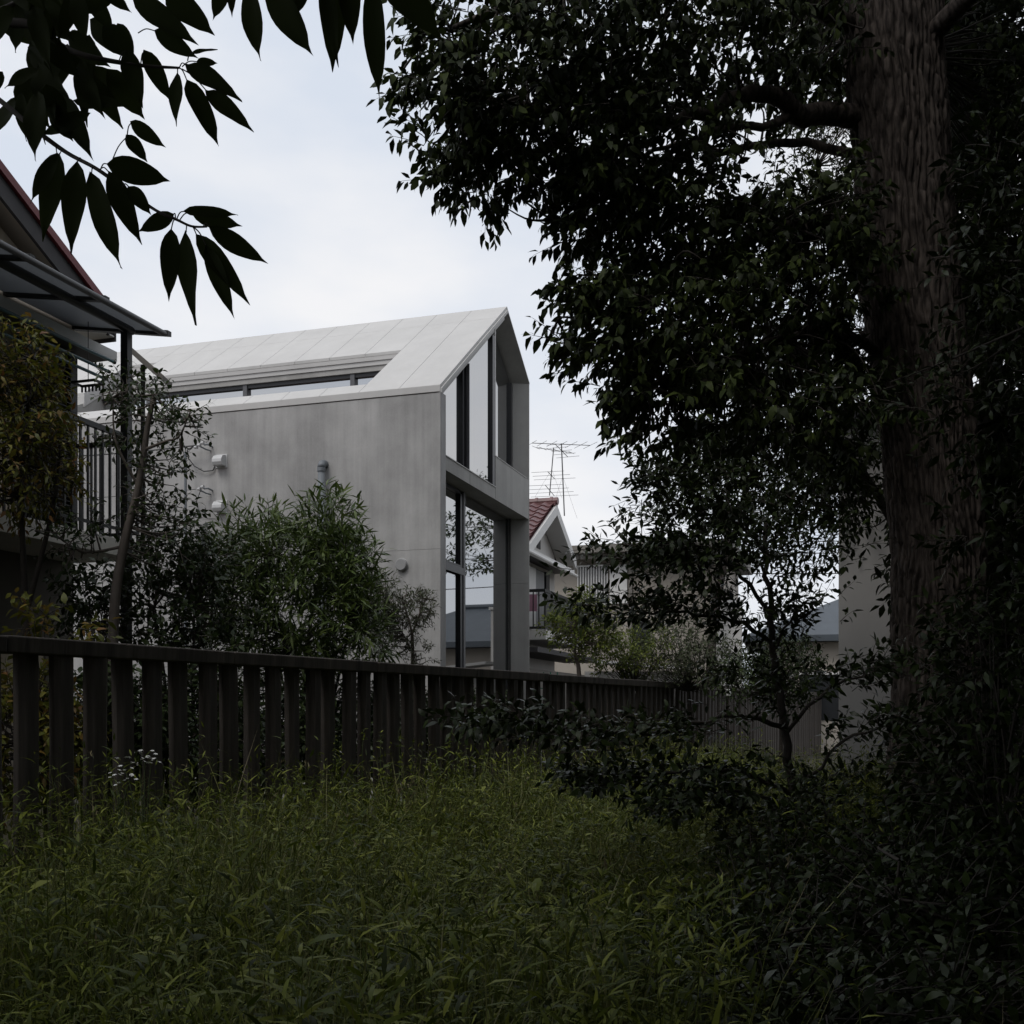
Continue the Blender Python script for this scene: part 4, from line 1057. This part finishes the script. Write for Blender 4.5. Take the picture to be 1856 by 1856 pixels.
# --- dark shrubs in the lower right ---------------------------------------------------------------------------------
for (lab, bx, by, bl_, ll, lw, nn) in [
    ('dense dark shrub under the slender understorey tree', 1440, 6.0, [(1400, 1525, 90, 50, 6.2, .6, 90), (1400, 1610, 100, 80, 5.6, .6, 130), (1480, 1570, 110, 80, 6.0, .7, 140), (1420, 1680, 180, 110, 5.0, .7, 150), (1530, 1530, 80, 60, 6.4, .6, 90), (1460, 1440, 50, 40, 6.6, .4, 50)], .062, .026, 8),
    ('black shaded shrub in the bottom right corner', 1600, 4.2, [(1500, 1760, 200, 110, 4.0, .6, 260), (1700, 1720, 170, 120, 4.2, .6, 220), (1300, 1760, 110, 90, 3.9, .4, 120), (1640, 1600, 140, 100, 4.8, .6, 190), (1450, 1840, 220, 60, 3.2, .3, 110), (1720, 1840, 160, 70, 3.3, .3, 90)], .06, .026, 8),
    ('leafy shrub in front of the lower big trunk', 1790, 5.2, [(1790, 1420, 120, 110, 5.2, .5, 150), (1800, 1200, 100, 110, 5.4, .5, 120), (1700, 1570, 110, 70, 5.2, .5, 130), (1830, 1600, 80, 130, 4.8, .5, 110), (1715, 1330, 60, 60, 5.8, .3, 60), (1720, 1450, 70, 70, 5.6, .3, 90), (1730, 1180, 50, 70, 6.0, .3, 40)], .075, .03, 8),
    ('sparse leafy shrub beside the upper big trunk', 1905, 5.0, [(1810, 950, 80, 110, 5.6, .5, 50), (1790, 740, 90, 110, 5.8, .5, 55), (1700, 715, 75, 40, 6.2, .3, 26), (1550, 715, 70, 30, 6.6, .3, 20), (1800, 500, 80, 130, 5.8, .5, 50), (1820, 300, 60, 110, 5.8, .5, 40)], .078, .03, 8),
]:
    sk = [([gp(bx, by), px(bx + 15, 1700, by), px(bx + 30, 1560, by)], 0.012, 0.005)]
    if 'upper' in lab: sk = [([gp(bx, by), px(bx, 1200, by), px(bx - 30, 800, by + .3), px(bx + 10, 300, by + .6)], 0.014, 0.005)]
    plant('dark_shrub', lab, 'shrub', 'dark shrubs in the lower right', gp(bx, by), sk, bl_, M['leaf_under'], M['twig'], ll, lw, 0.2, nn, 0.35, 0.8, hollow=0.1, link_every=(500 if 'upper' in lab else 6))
t = thing('low_sprig', 'single leafy sprig lit at the bottom right edge', 'plant', gp(1500, 3.3))
a_, b_2 = NB(), NB()
c = limb(a_, [gp(1620, 3.5), px(1600, 1850, 3.4), px(1520, 1800, 3.3), px(1420, 1815, 3.2)], 0.008, 0.003, 5)
P = c[rng.integers(5, len(c), 26)] + rng.normal(0, 0.035, (26, 3))
sprigs(b_2, a_, P, np.array([[-0.8, -0.3, 0.1]]) + rng.normal(0, .4, P.shape), 0.09, 5, 0.06, 0.024, 0.5, 0.8)
a_.build('stem', M['twig'], t); b_2.build('foliage', M['leaf_shrub'], t)

# --- garden plants behind the fence ----------------------------------------------------------------------------------
plant('yellow_shrub', 'tall yellow green shrub with reddish tips before the balcony', 'shrub', None, gp(60, 8.4),
      [(PP([(60, 1607, 8.4), (50, 1200, 8.4), (40, 900, 8.4), (60, 650, 8.4)]), 0.04, 0.01), (PP([(50, 1100, 8.4), (100, 900, 8.4), (110, 750, 8.4)]), 0.025, 0.006)],
      [(30, 660, 55, 55, 8.4, .5, 120), (50, 740, 45, 80, 8.4, .5, 130), (10, 830, 80, 100, 8.3, .6, 170), (75, 840, 45, 60, 8.2, .5, 80)],
      M['leaf_yellow'], M['twig'], 0.075, 0.026, 0.22, 8, 0.35, 0.8)
plant('slim_tree', 'slim tree with pale leaning stem in front of the balcony post', 'tree', None, gp(205, 8.7),
      [(PP([(203, 1596, 8.7), (205, 1150, 8.7), (222, 1000, 8.7), (247, 900, 8.7), (258, 840, 8.7), (268, 770, 8.7), (280, 715, 8.7)]), 0.048, 0.018),
       (PP([(262, 815, 8.7), (300, 800, 8.6), (325, 790, 8.6), (345, 745, 8.6)]), 0.014, 0.004), (PP([(250, 880, 8.7), (210, 800, 8.6), (205, 720, 8.6)]), 0.014, 0.004), (PP([(225, 990, 8.7), (150, 1000, 8.6), (90, 960, 8.5)]), 0.014, 0.004)],
      [(265, 730, 60, 35, 8.8, .35, 50), (330, 760, 32, 40, 8.7, .2, 26), (235, 790, 36, 42, 8.9, .2, 28), (292, 850, 34, 45, 8.9, .25, 30), (290, 905, 40, 55, 8.9, .3, 34), (300, 960, 55, 55, 8.95, .3, 60), (150, 960, 55, 26, 8.7, .3, 26), (110, 980, 40, 20, 8.5, .3, 14), (215, 700, 30, 30, 8.7, .25, 14)],
      M['leaf_shrub'], M['grey_twig'], 0.062, 0.030, 0.18, 7, 0.15, 0.8, link_every=3)
plant('oleander_bush', 'bushy shrub with long narrow leaves against the concrete wall', 'shrub', None, gp(530, 11.2),
      [(PP([(530, 1525, 11.2), (530, 1250, 11.2), (500, 1100, 11.2), (480, 960, 11.2)]), 0.03, 0.008), (PP([(535, 1500, 11.2), (560, 1150, 11.2), (600, 960, 11.2)]), 0.03, 0.006), (PP([(540, 1500, 11.2), (620, 1200, 11.1), (640, 1050, 11.1)]), 0.025, 0.006)],
      [(470, 975, 60, 36, 11.2, .5, 60), (595, 950, 46, 40, 11.2, .4, 70), (540, 1020, 120, 55, 11.2, .7, 190), (625, 1035, 45, 60, 11.1, .5, 90), (415, 1060, 50, 55, 11.1, .5, 80), (530, 1115, 140, 80, 11.0, .7, 250), (480, 1190, 140, 60, 11.0, .6, 170), (640, 1140, 55, 80, 11.0, .5, 110)],
      M['leaf_oleander'], M['twig'], 0.16, 0.026, 0.22, 10, 0.05, 0.75, 0.2, 0.4, 5, (0.4, 1.0, 0.75, 0.7), 0.1)
plant('olive_tree', 'small grey green tree at the foot of the concrete corner', 'tree', None, gp(748, 12.6),
      [(PP([(748, 1498, 12.6), (748, 1200, 12.6), (745, 1140, 12.6), (728, 1085, 12.6)]), 0.03, 0.008), (PP([(747, 1150, 12.6), (765, 1100, 12.6), (775, 1080, 12.6)]), 0.014, 0.004), (PP([(747, 1180, 12.6), (720, 1130, 12.6), (700, 1090, 12.6)]), 0.014, 0.004)],
      [(695, 1085, 28, 42, 12.6, .35, 110), (748, 1105, 28, 32, 12.6, .35, 100), (772, 1100, 12, 18, 12.6, .2, 26), (710, 1150, 36, 40, 12.6, .35, 110), (762, 1185, 18, 22, 12.6, .2, 26), (680, 1110, 30, 60, 12.5, .3, 110)],
      M['leaf_olive'], M['grey_twig'], 0.055, 0.015, 0.14, 8, 0.0, 0.7, updir=0.5)
plant('camellia_bush', 'dark round-leaved bush between the slim tree and the narrow-leaved shrub', 'shrub', None, gp(340, 9.6),
      [(PP([(345, 1566, 9.6), (350, 1250, 9.6), (352, 1100, 9.6)]), 0.03, 0.008), (PP([(330, 1566, 9.6), (300, 1250, 9.6), (280, 1100, 9.6)]), 0.025, 0.008)],
      [(320, 1015, 60, 45, 9.6, .4, 80), (375, 1015, 45, 40, 9.7, .4, 55), (290, 1080, 70, 70, 9.5, .5, 100), (370, 1080, 70, 70, 9.6, .5, 90), (320, 1180, 110, 50, 9.4, .5, 80)],
      M['leaf_shrub'], M['grey_twig'], 0.075, 0.038, 0.2, 8, 0.15, 0.8)
for (lab, x, Y, bl_) in [
    ('weedy bush behind the left end of the picket fence', 70, 7.5, [(30, 1345, 120, 120, 7.5, .25, 300), (110, 1130, 60, 30, 7.5, .2, 20)]),
    ('low bush behind the fence below the slim tree', 230, 8.35, [(210, 1345, 115, 110, 8.35, .3, 440), (165, 1090, 50, 55, 9.4, .3, 110)]),
    ('low bush behind the fence below the round-leaved bush', 360, 9.15, [(360, 1345, 105, 100, 9.15, .3, 440)]),
    ('low bush behind the fence below the narrow-leaved shrub', 500, 10.1, [(500, 1340, 100, 95, 10.1, .3, 440)]),
    ('low bush behind the middle of the picket fence', 640, 11.1, [(635, 1335, 90, 85, 11.1, .3, 420)]),
    ('low bush behind the fence beside the concrete corner', 750, 12.3, [(745, 1330, 85, 75, 12.3, .3, 400)]),
    ('low bush behind the fence below the tall window', 880, 13.9, [(870, 1325, 85, 60, 13.9, .3, 380)]),
]:
    plant('hedge_bush', lab, 'bush', 'bushes behind the fence', gp(x, Y), [([gp(x, Y), gp(x, Y) + Vector((0.05, 0, 0.6)), gp(x, Y) + Vector((0, 0, 1.2))], .02, .006)], bl_, M['leaf_yellow'] if 'left' in lab else M['leaf_shrub'], M['twig'], 0.085, 0.038, 0.22, 8, 0.3, 0.8)
plant('lime_tree', 'light green clipped tree in front of the white house balcony', 'tree', None, gp(1048, 17.0),
      [(PP([(1050, 1441, 17), (1050, 1230, 17), (1042, 1185, 17), (1045, 1140, 17)]), 0.05, 0.015)],
      [(1050, 1130, 50, 40, 17, .5, 150), (1020, 1140, 32, 28, 17, .35, 60), (1085, 1140, 38, 34, 17, .4, 80), (1060, 1100, 26, 20, 17, .3, 40), (1070, 1175, 40, 25, 17, .4, 60)],
      M['leaf_lime'], M['grey_twig'], 0.075, 0.032, 0.2, 9, 0.1, 0.8, updir=0.6)
for (lab, x, Y, bl_, lm) in [
    ('rounded green shrub right of the light green tree', 1150, 18.0, [(1150, 1170, 60, 45, 18, .7, 170), (1110, 1195, 50, 30, 17.6, .5, 90)], 'leaf_lime'),
    ('broad shrub in front of the tan house wall', 1250, 18.5, [(1240, 1175, 80, 50, 18.5, .8, 210), (1290, 1200, 60, 40, 18, .6, 120), (1190, 1210, 70, 25, 18, .5, 90)], 'leaf_olive'),
    ('round clipped shrub before the blue-roofed house', 1410, 17.0, [(1420, 1215, 58, 60, 17, .8, 420), (1350, 1225, 60, 36, 17, .6, 220)], 'leaf_shrub'),
]:
    plant('garden_shrub', lab, 'shrub', 'garden shrubs beyond the fence', gp(x, Y), [([gp(x, Y), gp(x, Y) + Vector((0.05, 0, 0.9)), gp(x, Y) + Vector((0, 0, 1.7))], .04, .01)], bl_, M[lm], M['twig'], 0.075, 0.032, 0.22, 9, 0.15, 0.8, updir=0.5)
# garden tree mirrored in the window, standing beyond the fence on the right
g_ = gp(1290, 27.5)
plant('garden_tree', 'spreading garden tree mirrored in the tall window', 'tree', None, g_,
      [([g_, g_ + Vector((0, 0, 3)), g_ + Vector((0.4, 0.2, 5.5)), g_ + Vector((0.5, 0.4, 7.5))], 0.16, 0.04)],
      [(1290, 1000, 120, 25, 27.5, 1.6, 90), (1310, 930, 140, 25, 27.5, 1.6, 100), (1300, 860, 110, 25, 27.5, 1.4, 80)],
      M['leaf_shrub'], M['bark'], 0.16, 0.07, 0.4, 10, 0.25, 0.8)

# --- the overgrown plot ---------------------------------------------------------------------------------------------
FN = np.array([FD.y, -FD.x])        # towards the camera side of the fence
def plot_points(n, y0, y1, margin=0.12):
    out = []
    tot = 0
    while tot < n:
        Y = np.sqrt(rng.uniform(y0 ** 2, y1 ** 2, n * 2)); X = rng.uniform(-0.60, 0.66, n * 2) * Y
        ok = ((X - F0.x) * FN[0] + (Y - F0.y) * FN[1]) > margin
        ok &= ~((X > P3.x - 0.1) & (Y > P3.y - 0.3))
        ok &= ~((X > 0.17 * Y + 0.12) & (X < 0.62 * Y) & (Y < 5.4) & (rng.uniform(0, 1, n * 2) < 0.93))     # too shady for weeds under the tree
        q = np.stack([X[ok], Y[ok]], 1); out.append(q); tot += len(q)
    return np.concatenate(out)[:n]
def hgt(P):     # weed height over the plot
    x, y = P[:, 0], P[:, 1]
    return 0.64 + 0.13 * np.sin(1.3 * x + 0.7 * y) + 0.10 * np.sin(2.9 * x - 1.9 * y + 1) + 0.08 * np.sin(5.1 * x + 4.3 * y) + 0.05 * np.sin(9.3 * x - 8.1 * y) + 0.27 * np.exp(-np.maximum((x - F0.x) * FN[0] + (y - F0.y) * FN[1], 0) / 0.8) + 0.24 * np.exp(-((x + 1.15) ** 2 + (y - 8.7) ** 2) / 1.3)
def clump(P):       # 0..1, patchy on the scale of a hand's breadth to a step
    x, y = P[:, 0], P[:, 1]
    a = np.sin(7.1 * x + 2.3 * np.sin(3.7 * y)) + np.sin(6.3 * y + 2.1 * np.sin(4.9 * x) + 1.0) + 0.7 * np.sin(15 * x - 11 * y)
    return 1 / (1 + np.exp(-2.2 * (a + 0.15)))
def dens(P):
    x, y = P[:, 0], P[:, 1]
    return 0.5 + 0.5 * np.sin(1.9 * x + 1.1 * y + 2 * np.sin(0.8 * y))
weeds = NB(); stems = NB()
for (n, y0, y1, k, ll, lw) in [(2400, 1.6, 4.5, 15, 0.072, 0.0105), (4800, 4.5, 9.0, 15, 0.072, 0.0105), (3600, 9.0, 19.0, 13, 0.09, 0.015)]:
    P = plot_points(n * 2, y0, y1)
    c_ = clump(P); P = P[rng.uniform(0, 1, len(P)) < 0.12 + 0.75 * c_]; n = len(P)
    h = hgt(P) * (0.72 + 0.36 * clump(P)) * rng.uniform(0.7, 1.15, n)
    B = np.concatenate([P, np.zeros((n, 1))], 1)
    lean = np.concatenate([rng.normal(0, 0.16, (n, 2)), np.ones((n, 1))], 1)
    t = np.linspace(0.35, 1.0, k)
    base = B[:, None] + lean[:, None] * (h[:, None] * t)[..., None]
    ang = np.arange(k) * 2.3 + rng.uniform(0, 6.28, (n, 1))
    d = np.stack([np.cos(ang), np.sin(ang), 0.35 + 0.9 * np.broadcast_to(t ** 4, ang.shape)], -1) + rng.normal(0, .25, (n, k, 3))
    base = base.reshape(-1, 3); d = d.reshape(-1, 3)
    u = nrm(UP + rng.normal(0, .3, base.shape))
    s_ = rng.uniform(0.55, 1.25, len(base))
    leaf_geo(weeds, base, d, u, ll * s_, lw * s_ ** 0.5, rng.uniform(0.2, 0.8, len(base)), 0.15, (0.3, 1.0, 0.62, 0.72))
    top = B + lean * h[:, None]
    # stems as thin upright strips
    leaf_geo(stems, B, top - B, nrm(rng.normal(0, 1, B.shape) * np.array([1, 1, 0.05])), np.linalg.norm(top - B, axis=1), 0.006, 0.02, 0.0, (0.3, 1.0, 0.7, 0.8))
for (n, y0, y1) in [(14000, 1.5, 5.0), (18000, 5.0, 10.0), (10000, 10.0, 20.0)]:
    P = plot_points(n, y0, y1)
    P = P[rng.uniform(0, 1, n) < 0.35 + 0.65 * dens(P)]
    n = len(P)
    h = hgt(P) * rng.uniform(0.55, 1.15, n)
    B = np.concatenate([P, np.zeros((n, 1))], 1)
    d = np.concatenate([rng.normal(0, 0.32, (n, 2)), np.ones((n, 1))], 1)
    u = nrm(np.concatenate([-d[:, :2] + rng.normal(0, .15, (n, 2)), 0.25 * np.ones((n, 1))], 1))
    wdt = rng.uniform(0.003, 0.0075, n) * np.where(P[:, 1] > 8, 1.6, 1.0)
    # curve outwards: bend is along -u
    leaf_geo(weeds if False else stems, B, d, u, h * 1.1, wdt, rng.uniform(0.05, 0.6, n), 0.1, (0.4, 1.0, 0.75, 0.75))
# broad blades arching in the foreground
P = plot_points(520, 1.5, 5.5); n = len(P)
B = np.concatenate([P, (hgt(P) * rng.uniform(0.5, 0.95, n))[:, None]], 1)
a = rng.uniform(0, 6.28, n)
d = np.stack([np.cos(a), np.sin(a), rng.uniform(0.1, 0.9, n)], 1)
leaf_geo(weeds, B, d, nrm(UP + rng.normal(0, .2, B.shape)), rng.uniform(0.10, 0.22, n), rng.uniform(0.010, 0.02, n), rng.uniform(0.2, 0.7, n), 0.12, (0.35, 1.0, 0.7, 0.7))
# dry straw and seed heads scattered through it
dry = NB()
P = plot_points(2600, 1.5, 14.0); P = P[rng.uniform(0, 1, len(P)) < dens(P[:, ::-1]) ** 1.5]; n = len(P)
h = hgt(P) * rng.uniform(0.5, 1.3, n)
B = np.concatenate([P, np.zeros((n, 1))], 1)
d = np.concatenate([rng.normal(0, 0.4, (n, 2)), np.ones((n, 1))], 1)
leaf_geo(dry, B, d, nrm(rng.normal(0, 1, B.shape) * np.array([1, 1, .1])), h * 1.1, rng.uniform(0.003, 0.006, n), rng.uniform(0.05, 0.4, n), 0.0, (0.4, 1.0, 0.75, 0.7))
sel = rng.uniform(0, 1, n) < 0.35
Q = (B + nrm(d) * (h * 1.0)[:, None])[sel]
for q in range(5):
    leaf_geo(dry, Q + rng.normal(0, 0.012, Q.shape), rng.normal(0, .5, Q.shape) + UP, rand_dirs(len(Q)), rng.uniform(0.02, 0.05, len(Q)), 0.007, 0.1, 0.1)
tag(dry.build('dry_grass', M['straw']), 'dry straw stalks and seed heads among the weeds', 'grass', None, 'stuff')
# broad-leaved weeds
P = plot_points(420, 1.6, 9.0); n = len(P)
for k in range(9):
    a = k * 2.4 + rng.uniform(0, 6.28, n)
    B = np.concatenate([P, (hgt(P) * (0.55 + 0.05 * k))[:, None]], 1)
    d = np.stack([np.cos(a), np.sin(a), rng.uniform(0.0, 0.7, n)], 1)
    leaf_geo(weeds, B, d, nrm(UP + rng.normal(0, .25, B.shape)), rng.uniform(0.05, 0.10, n), rng.uniform(0.022, 0.042, n), rng.uniform(0.2, 0.6, n), 0.1, (0.35, 1.0, 0.7, 0.75))
tag(weeds.build('weeds', M['weed']), 'tangled green weeds filling the plot before the fence', 'weeds', None, 'stuff')
tag(stems.build('grass', M['grass']), 'tall thin grass blades growing among the weeds', 'grass', None, 'stuff')
# tall stalks by the fence
for i, (x, y, Y) in enumerate([(608, 1335, 8.9), (660, 1322, 9.2), (690, 1328, 9.4), (722, 1322, 9.6), (748, 1345, 9.7), (815, 1340, 10.2), (835, 1315, 10.4), (845, 1350, 10.5), (880, 1365, 10.8), (935, 1345, 11.3), (970, 1330, 11.7)]):
    t = thing('tall_weed', 'thin tall weed stalk against the fence, %s from the white flowers' % ['first', 'second', 'third', 'fourth', 'fifth', 'sixth', 'seventh', 'eighth', 'ninth', 'tenth', 'last'][i], 'weed', gp(x, Y), 0, 'tall stalks along the fence')
    a_, b_2 = NB(), NB()
    c = limb(a_, [gp(x, Y), px(x + random.uniform(-8, 8), (y + 1460) / 2, Y), px(x, y, Y)], 0.006, 0.002, 4)
    P = c[rng.integers(len(c) // 3, len(c), 34)]
    d = rng.normal(0, 1, P.shape) * np.array([1, 1, .4]) + UP * 0.4
    leaf_geo(b_2, P, d, nrm(UP + rng.normal(0, .4, P.shape)), rng.uniform(.03, .06, len(P)), 0.014, 0.3, 0.1)
    a_.build('stem', M['stem'], t); b_2.build('leaves', M['weed'], t)
# white umbels
for (x, y, Y, lab, hx) in [(218, 1400, 5.7, 'lower clump of small white flowers by the left fence', [(0, 0, 22, 9), (12, 8, 14, 6), (-5, 22, 8, 3)]), (262, 1372, 5.9, 'upper clump of small white flowers by the left fence', [(0, 0, 24, 9), (-8, 10, 20, 8), (12, 6, 12, 5), (-40, 5, 7, 3)])]:
    t = thing('white_flower', lab, 'flower', gp(x, Y), 0, 'white flower clumps by the fence')
    st = NB()
    for (dx, dy, rr, n) in hx:
        c0 = px(x + dx, y + dy, Y)
        limb(st, [gp(x, Y), px(x + dx * .5, y + 90, Y), px(x + dx, y + dy + 10, Y)], 0.005, 0.002, 4)
        for q in range(n):
            f = c0 + Vector((random.uniform(-rr, rr) / F * Y, random.uniform(-.04, .04), random.uniform(-rr, rr) * .6 / F * Y))
            m_ = MB()
            for j in range(6):
                a = j * math.pi / 3
                m_.add([(0, 0, 0), (0.008 * math.cos(a - .5), 0.008 * math.sin(a - .5), 0.005), (0.014 * math.cos(a), 0.014 * math.sin(a), 0.002), (0.008 * math.cos(a + .5), 0.008 * math.sin(a + .5), 0.005)], [(0, 1, 2, 3)])
            o = m_.build('flower_head', M['petal'], t); o.location = f - t.location
            o.rotation_euler = (random.uniform(-.5, .3), random.uniform(-.4, .4), random.uniform(0, 6))
    st.build('stem', M['stem'], t)

# --- the branch hanging into the top of the picture ------------------------------------------------------------------
ov = thing('overhanging_tree', 'large-leaved dark branches hanging into the upper left of the view', 'tree', (-1.6, -1.2, 0))
OVL = Vector(ov.location)
ob = NB()
limb(ob, [(-1.6, -1.2, 0), (-1.65, -1.15, 2), (-1.5, -1.0, 4.2), (-1.3, -0.6, 6.0)], 0.16, 0.08, 10)
limb(ob, [(-1.58, -1.1, 3.0), (-1.5, 0.2, 3.5), (-1.3, 1.3, 3.3), px(-40, 40, 2.3)], 0.05, 0.012, 7)
limb(ob, [px(-40, 40, 2.3), px(60, 45, 2.25), px(110, 82, 2.25), px(160, 102, 2.2), px(250, 118, 2.2), px(325, 123, 2.2)], 0.010, 0.0022, 6)
limb(ob, [px(-60, 140, 2.3), px(0, 182, 2.25), px(60, 232, 2.2), px(120, 276, 2.2), px(175, 306, 2.15), px(230, 345, 2.15), px(282, 381, 2.1), px(320, 398, 2.1), px(347, 410, 2.1), px(375, 411, 2.1)], 0.0062, 0.0018, 6)
limb(ob, [(-1.3, 1.3, 3.3), px(-60, 140, 2.3)], 0.012, 0.009, 6)
limb(ob, [(-1.5, 0.2, 3.5), (-0.9, 1.4, 3.45), px(420, -120, 2.0), px(600, -110, 1.9), px(700, -80, 1.85)], 0.02, 0.003, 6)
limb(ob, [px(-40, 40, 2.3), px(100, -20, 2.3), px(240, -30, 2.25), px(330, -10, 2.2)], 0.008, 0.002, 6)
# unit leaf shapes: length 1 along y, width 1 along x
def leaf_unit(seed):
    r_ = random.Random(seed)
    nn, mm = 9, 2
    vs_, fs = [], []
    ph = r_.uniform(0, 6)
    for i in range(nn + 1):
        t = i / nn
        hw = 0.5 * (math.sin(math.pi * t ** 0.80) ** 0.85) * (1 - 0.25 * t) * 1.18 if 0 < t < 1 else 0.0
        if t > 0.82: hw *= (1 - t) / 0.18 * 0.6 + 0.4 * (1 - t) / 0.18
        zz = -0.10 * t * t
        wav = 0.022 * math.sin(9 * t + ph)
        vs_ += [(-hw, t, zz + 0.06 * hw + wav), (-hw * 0.5, t, zz + 0.012), (0, t, zz), (hw * 0.5, t, zz + 0.012), (hw, t, zz + 0.06 * hw - wav)]
    for i in range(nn):
        for k in range(4):
            a = i * 5 + k
            fs.append((a, a + 1, a + 6, a + 5))
    return MB().add(vs_, fs).mesh('leaf', M['leaf_near'], True)
LU = [leaf_unit(i) for i in range(4)]
def big_leaf(x0, y0, x1, y1, wpx, Y, dY=None, petiole=None):
    if dY is None: dY = random.uniform(-0.05, 0.05)
    a, b = px(x0, y0, Y), px(x1, y1, Y + dY)
    d = (b - a); ln = d.length; d.normalize()
    view = Vector((0, -1, 0)) + Vector((random.uniform(-.5, .5), 0, random.uniform(-.5, .2)))
    nrm_ = (view - d * view.dot(d)).normalized()
    sd_ = d.cross(nrm_)
    wd_ = 0.84 * wpx / F * Y
    o = link('leaf', LU[random.randrange(4)], ov)
    mtx = Matrix((sd_ * wd_, d * ln, nrm_ * ln)).transposed().to_4x4()
    mtx.translation = a - OVL
    o.matrix_local = mtx
    if petiole is not None:
        p2 = px(*petiole, Y)
        limb(ob, [p2, (p2 + a) / 2 + Vector((0, 0, 0.006)), a + d * 0.004], 0.0014, 0.0011, 4)
hand = [
    (310, 415, 306, 541, 40, (318, 398)), (337, 418, 345, 587, 46, (340, 407)), (355, 425, 450, 543, 42, (345, 410)), (374, 445, 421, 571, 36, (350, 411)), (378, 410, 485, 480, 40, (368, 411)),
    (333, 383, 430, 385, 26, (320, 398)), (346, 385, 440, 412, 36, (325, 400)), (316, 388, 248, 420, 32, (318, 397)),
    (105, 277, 52, 364, 32, (96, 258)), (108, 278, 73, 432, 46, (118, 274)), (140, 293, 125, 452, 48, (148, 290)), (165, 312, 210, 480, 52, (170, 303)), (197, 310, 253, 441, 46, (180, 308)), (193, 297, 310, 328, 52, (182, 308)), (232, 337, 273, 387, 32, (222, 340)), (228, 244, 268, 292, 30, (200, 300)), (236, 220, 298, 266, 30, (230, 250)),
    (335, 116, 436, 174, 42, (325, 123)), (338, 145, 398, 258, 44, (325, 123)), (372, 163, 457, 232, 36, (330, 125)), (322, 132, 314, 223, 32, (322, 123)), (229, 90, 256, 190, 42, (215, 112)), (260, 90, 310, 182, 38, (255, 118)), (280, 55, 355, 104, 36, (250, 60)), (356, 112, 394, 113, 18, (330, 121)), (346, 97, 392, 86, 10, (340, 110)),
    (240, -5, 352, 72, 46, None), (300, -10, 386, 56, 54, None), (82, 0, 128, 72, 40, None), (60, 12, 98, 78, 42, None), (5, 130, -30, 175, 30, None), (68, 125, 5, 155, 32, None),
    (450, -25, 465, 103, 48, None), (485, -25, 560, 93, 58, None), (412, -40, 384, 36, 34, None), (545, -50, 540, 22, 40, None), (600, -70, 606, 126, 58, None), (590, -40, 608, 112, 34, None), (628, -60, 640, 70, 46, None), (675, -35, 683, 173, 48, None), (690, -60, 802, 64, 78, None), (418, -50, 420, 28, 22, None),
    (165, 205, 66, 246, 30, None), (95, 190, 130, 255, 44, None),
]
for (x0, y0, x1, y1, wp, pet) in hand:
    Yd = 2.12 if y0 > 280 else (2.2 if x0 < 400 else 1.92)
    big_leaf(x0, y0, x1, y1, wp, Yd + random.uniform(-.03, .03), petiole=pet)
for i in range(74):     # the dense mass in the corner
    x0, y0 = random.uniform(-30, 215), random.uniform(-60, 190)
    if 20 < x0 < 60 and 20 < y0 < 60: continue
    if x0 < 30 and 60 < y0 < 150: continue
    a = random.gauss(1.15, 0.55); ln = random.uniform(75, 120)
    x1, y1 = x0 + ln * math.cos(a), y0 + ln * math.sin(a)
    if y1 > 285 or x1 > 262 or x1 < -60: continue
    if 22 < x1 < 66 and 20 < y1 < 62: continue
    if x1 < 36 and 105 < y1 < 230: continue
    big_leaf(x0, y0, x1, y1, random.uniform(34, 50), random.uniform(2.1, 2.5), random.uniform(-.08, .08))
ob.build('branch', M['twig'], ov)
# unseen leaf clumps added over and behind the camera to darken the foreground
shade_clumps = NB()
canopy(shade_clumps, 230, (-5.0, 9.0), (-8.0, 3.2), (4.0, 9.0), keep=lambda c: c[2] > 4.2 + max(0, c[1]) * 0.8)
canopy(shade_clumps, 130, (-7.0, 11.0), (-10.5, -5.0), (0.8, 6.0))
shade_clumps.build('crown', M['leaf_near'], ov)
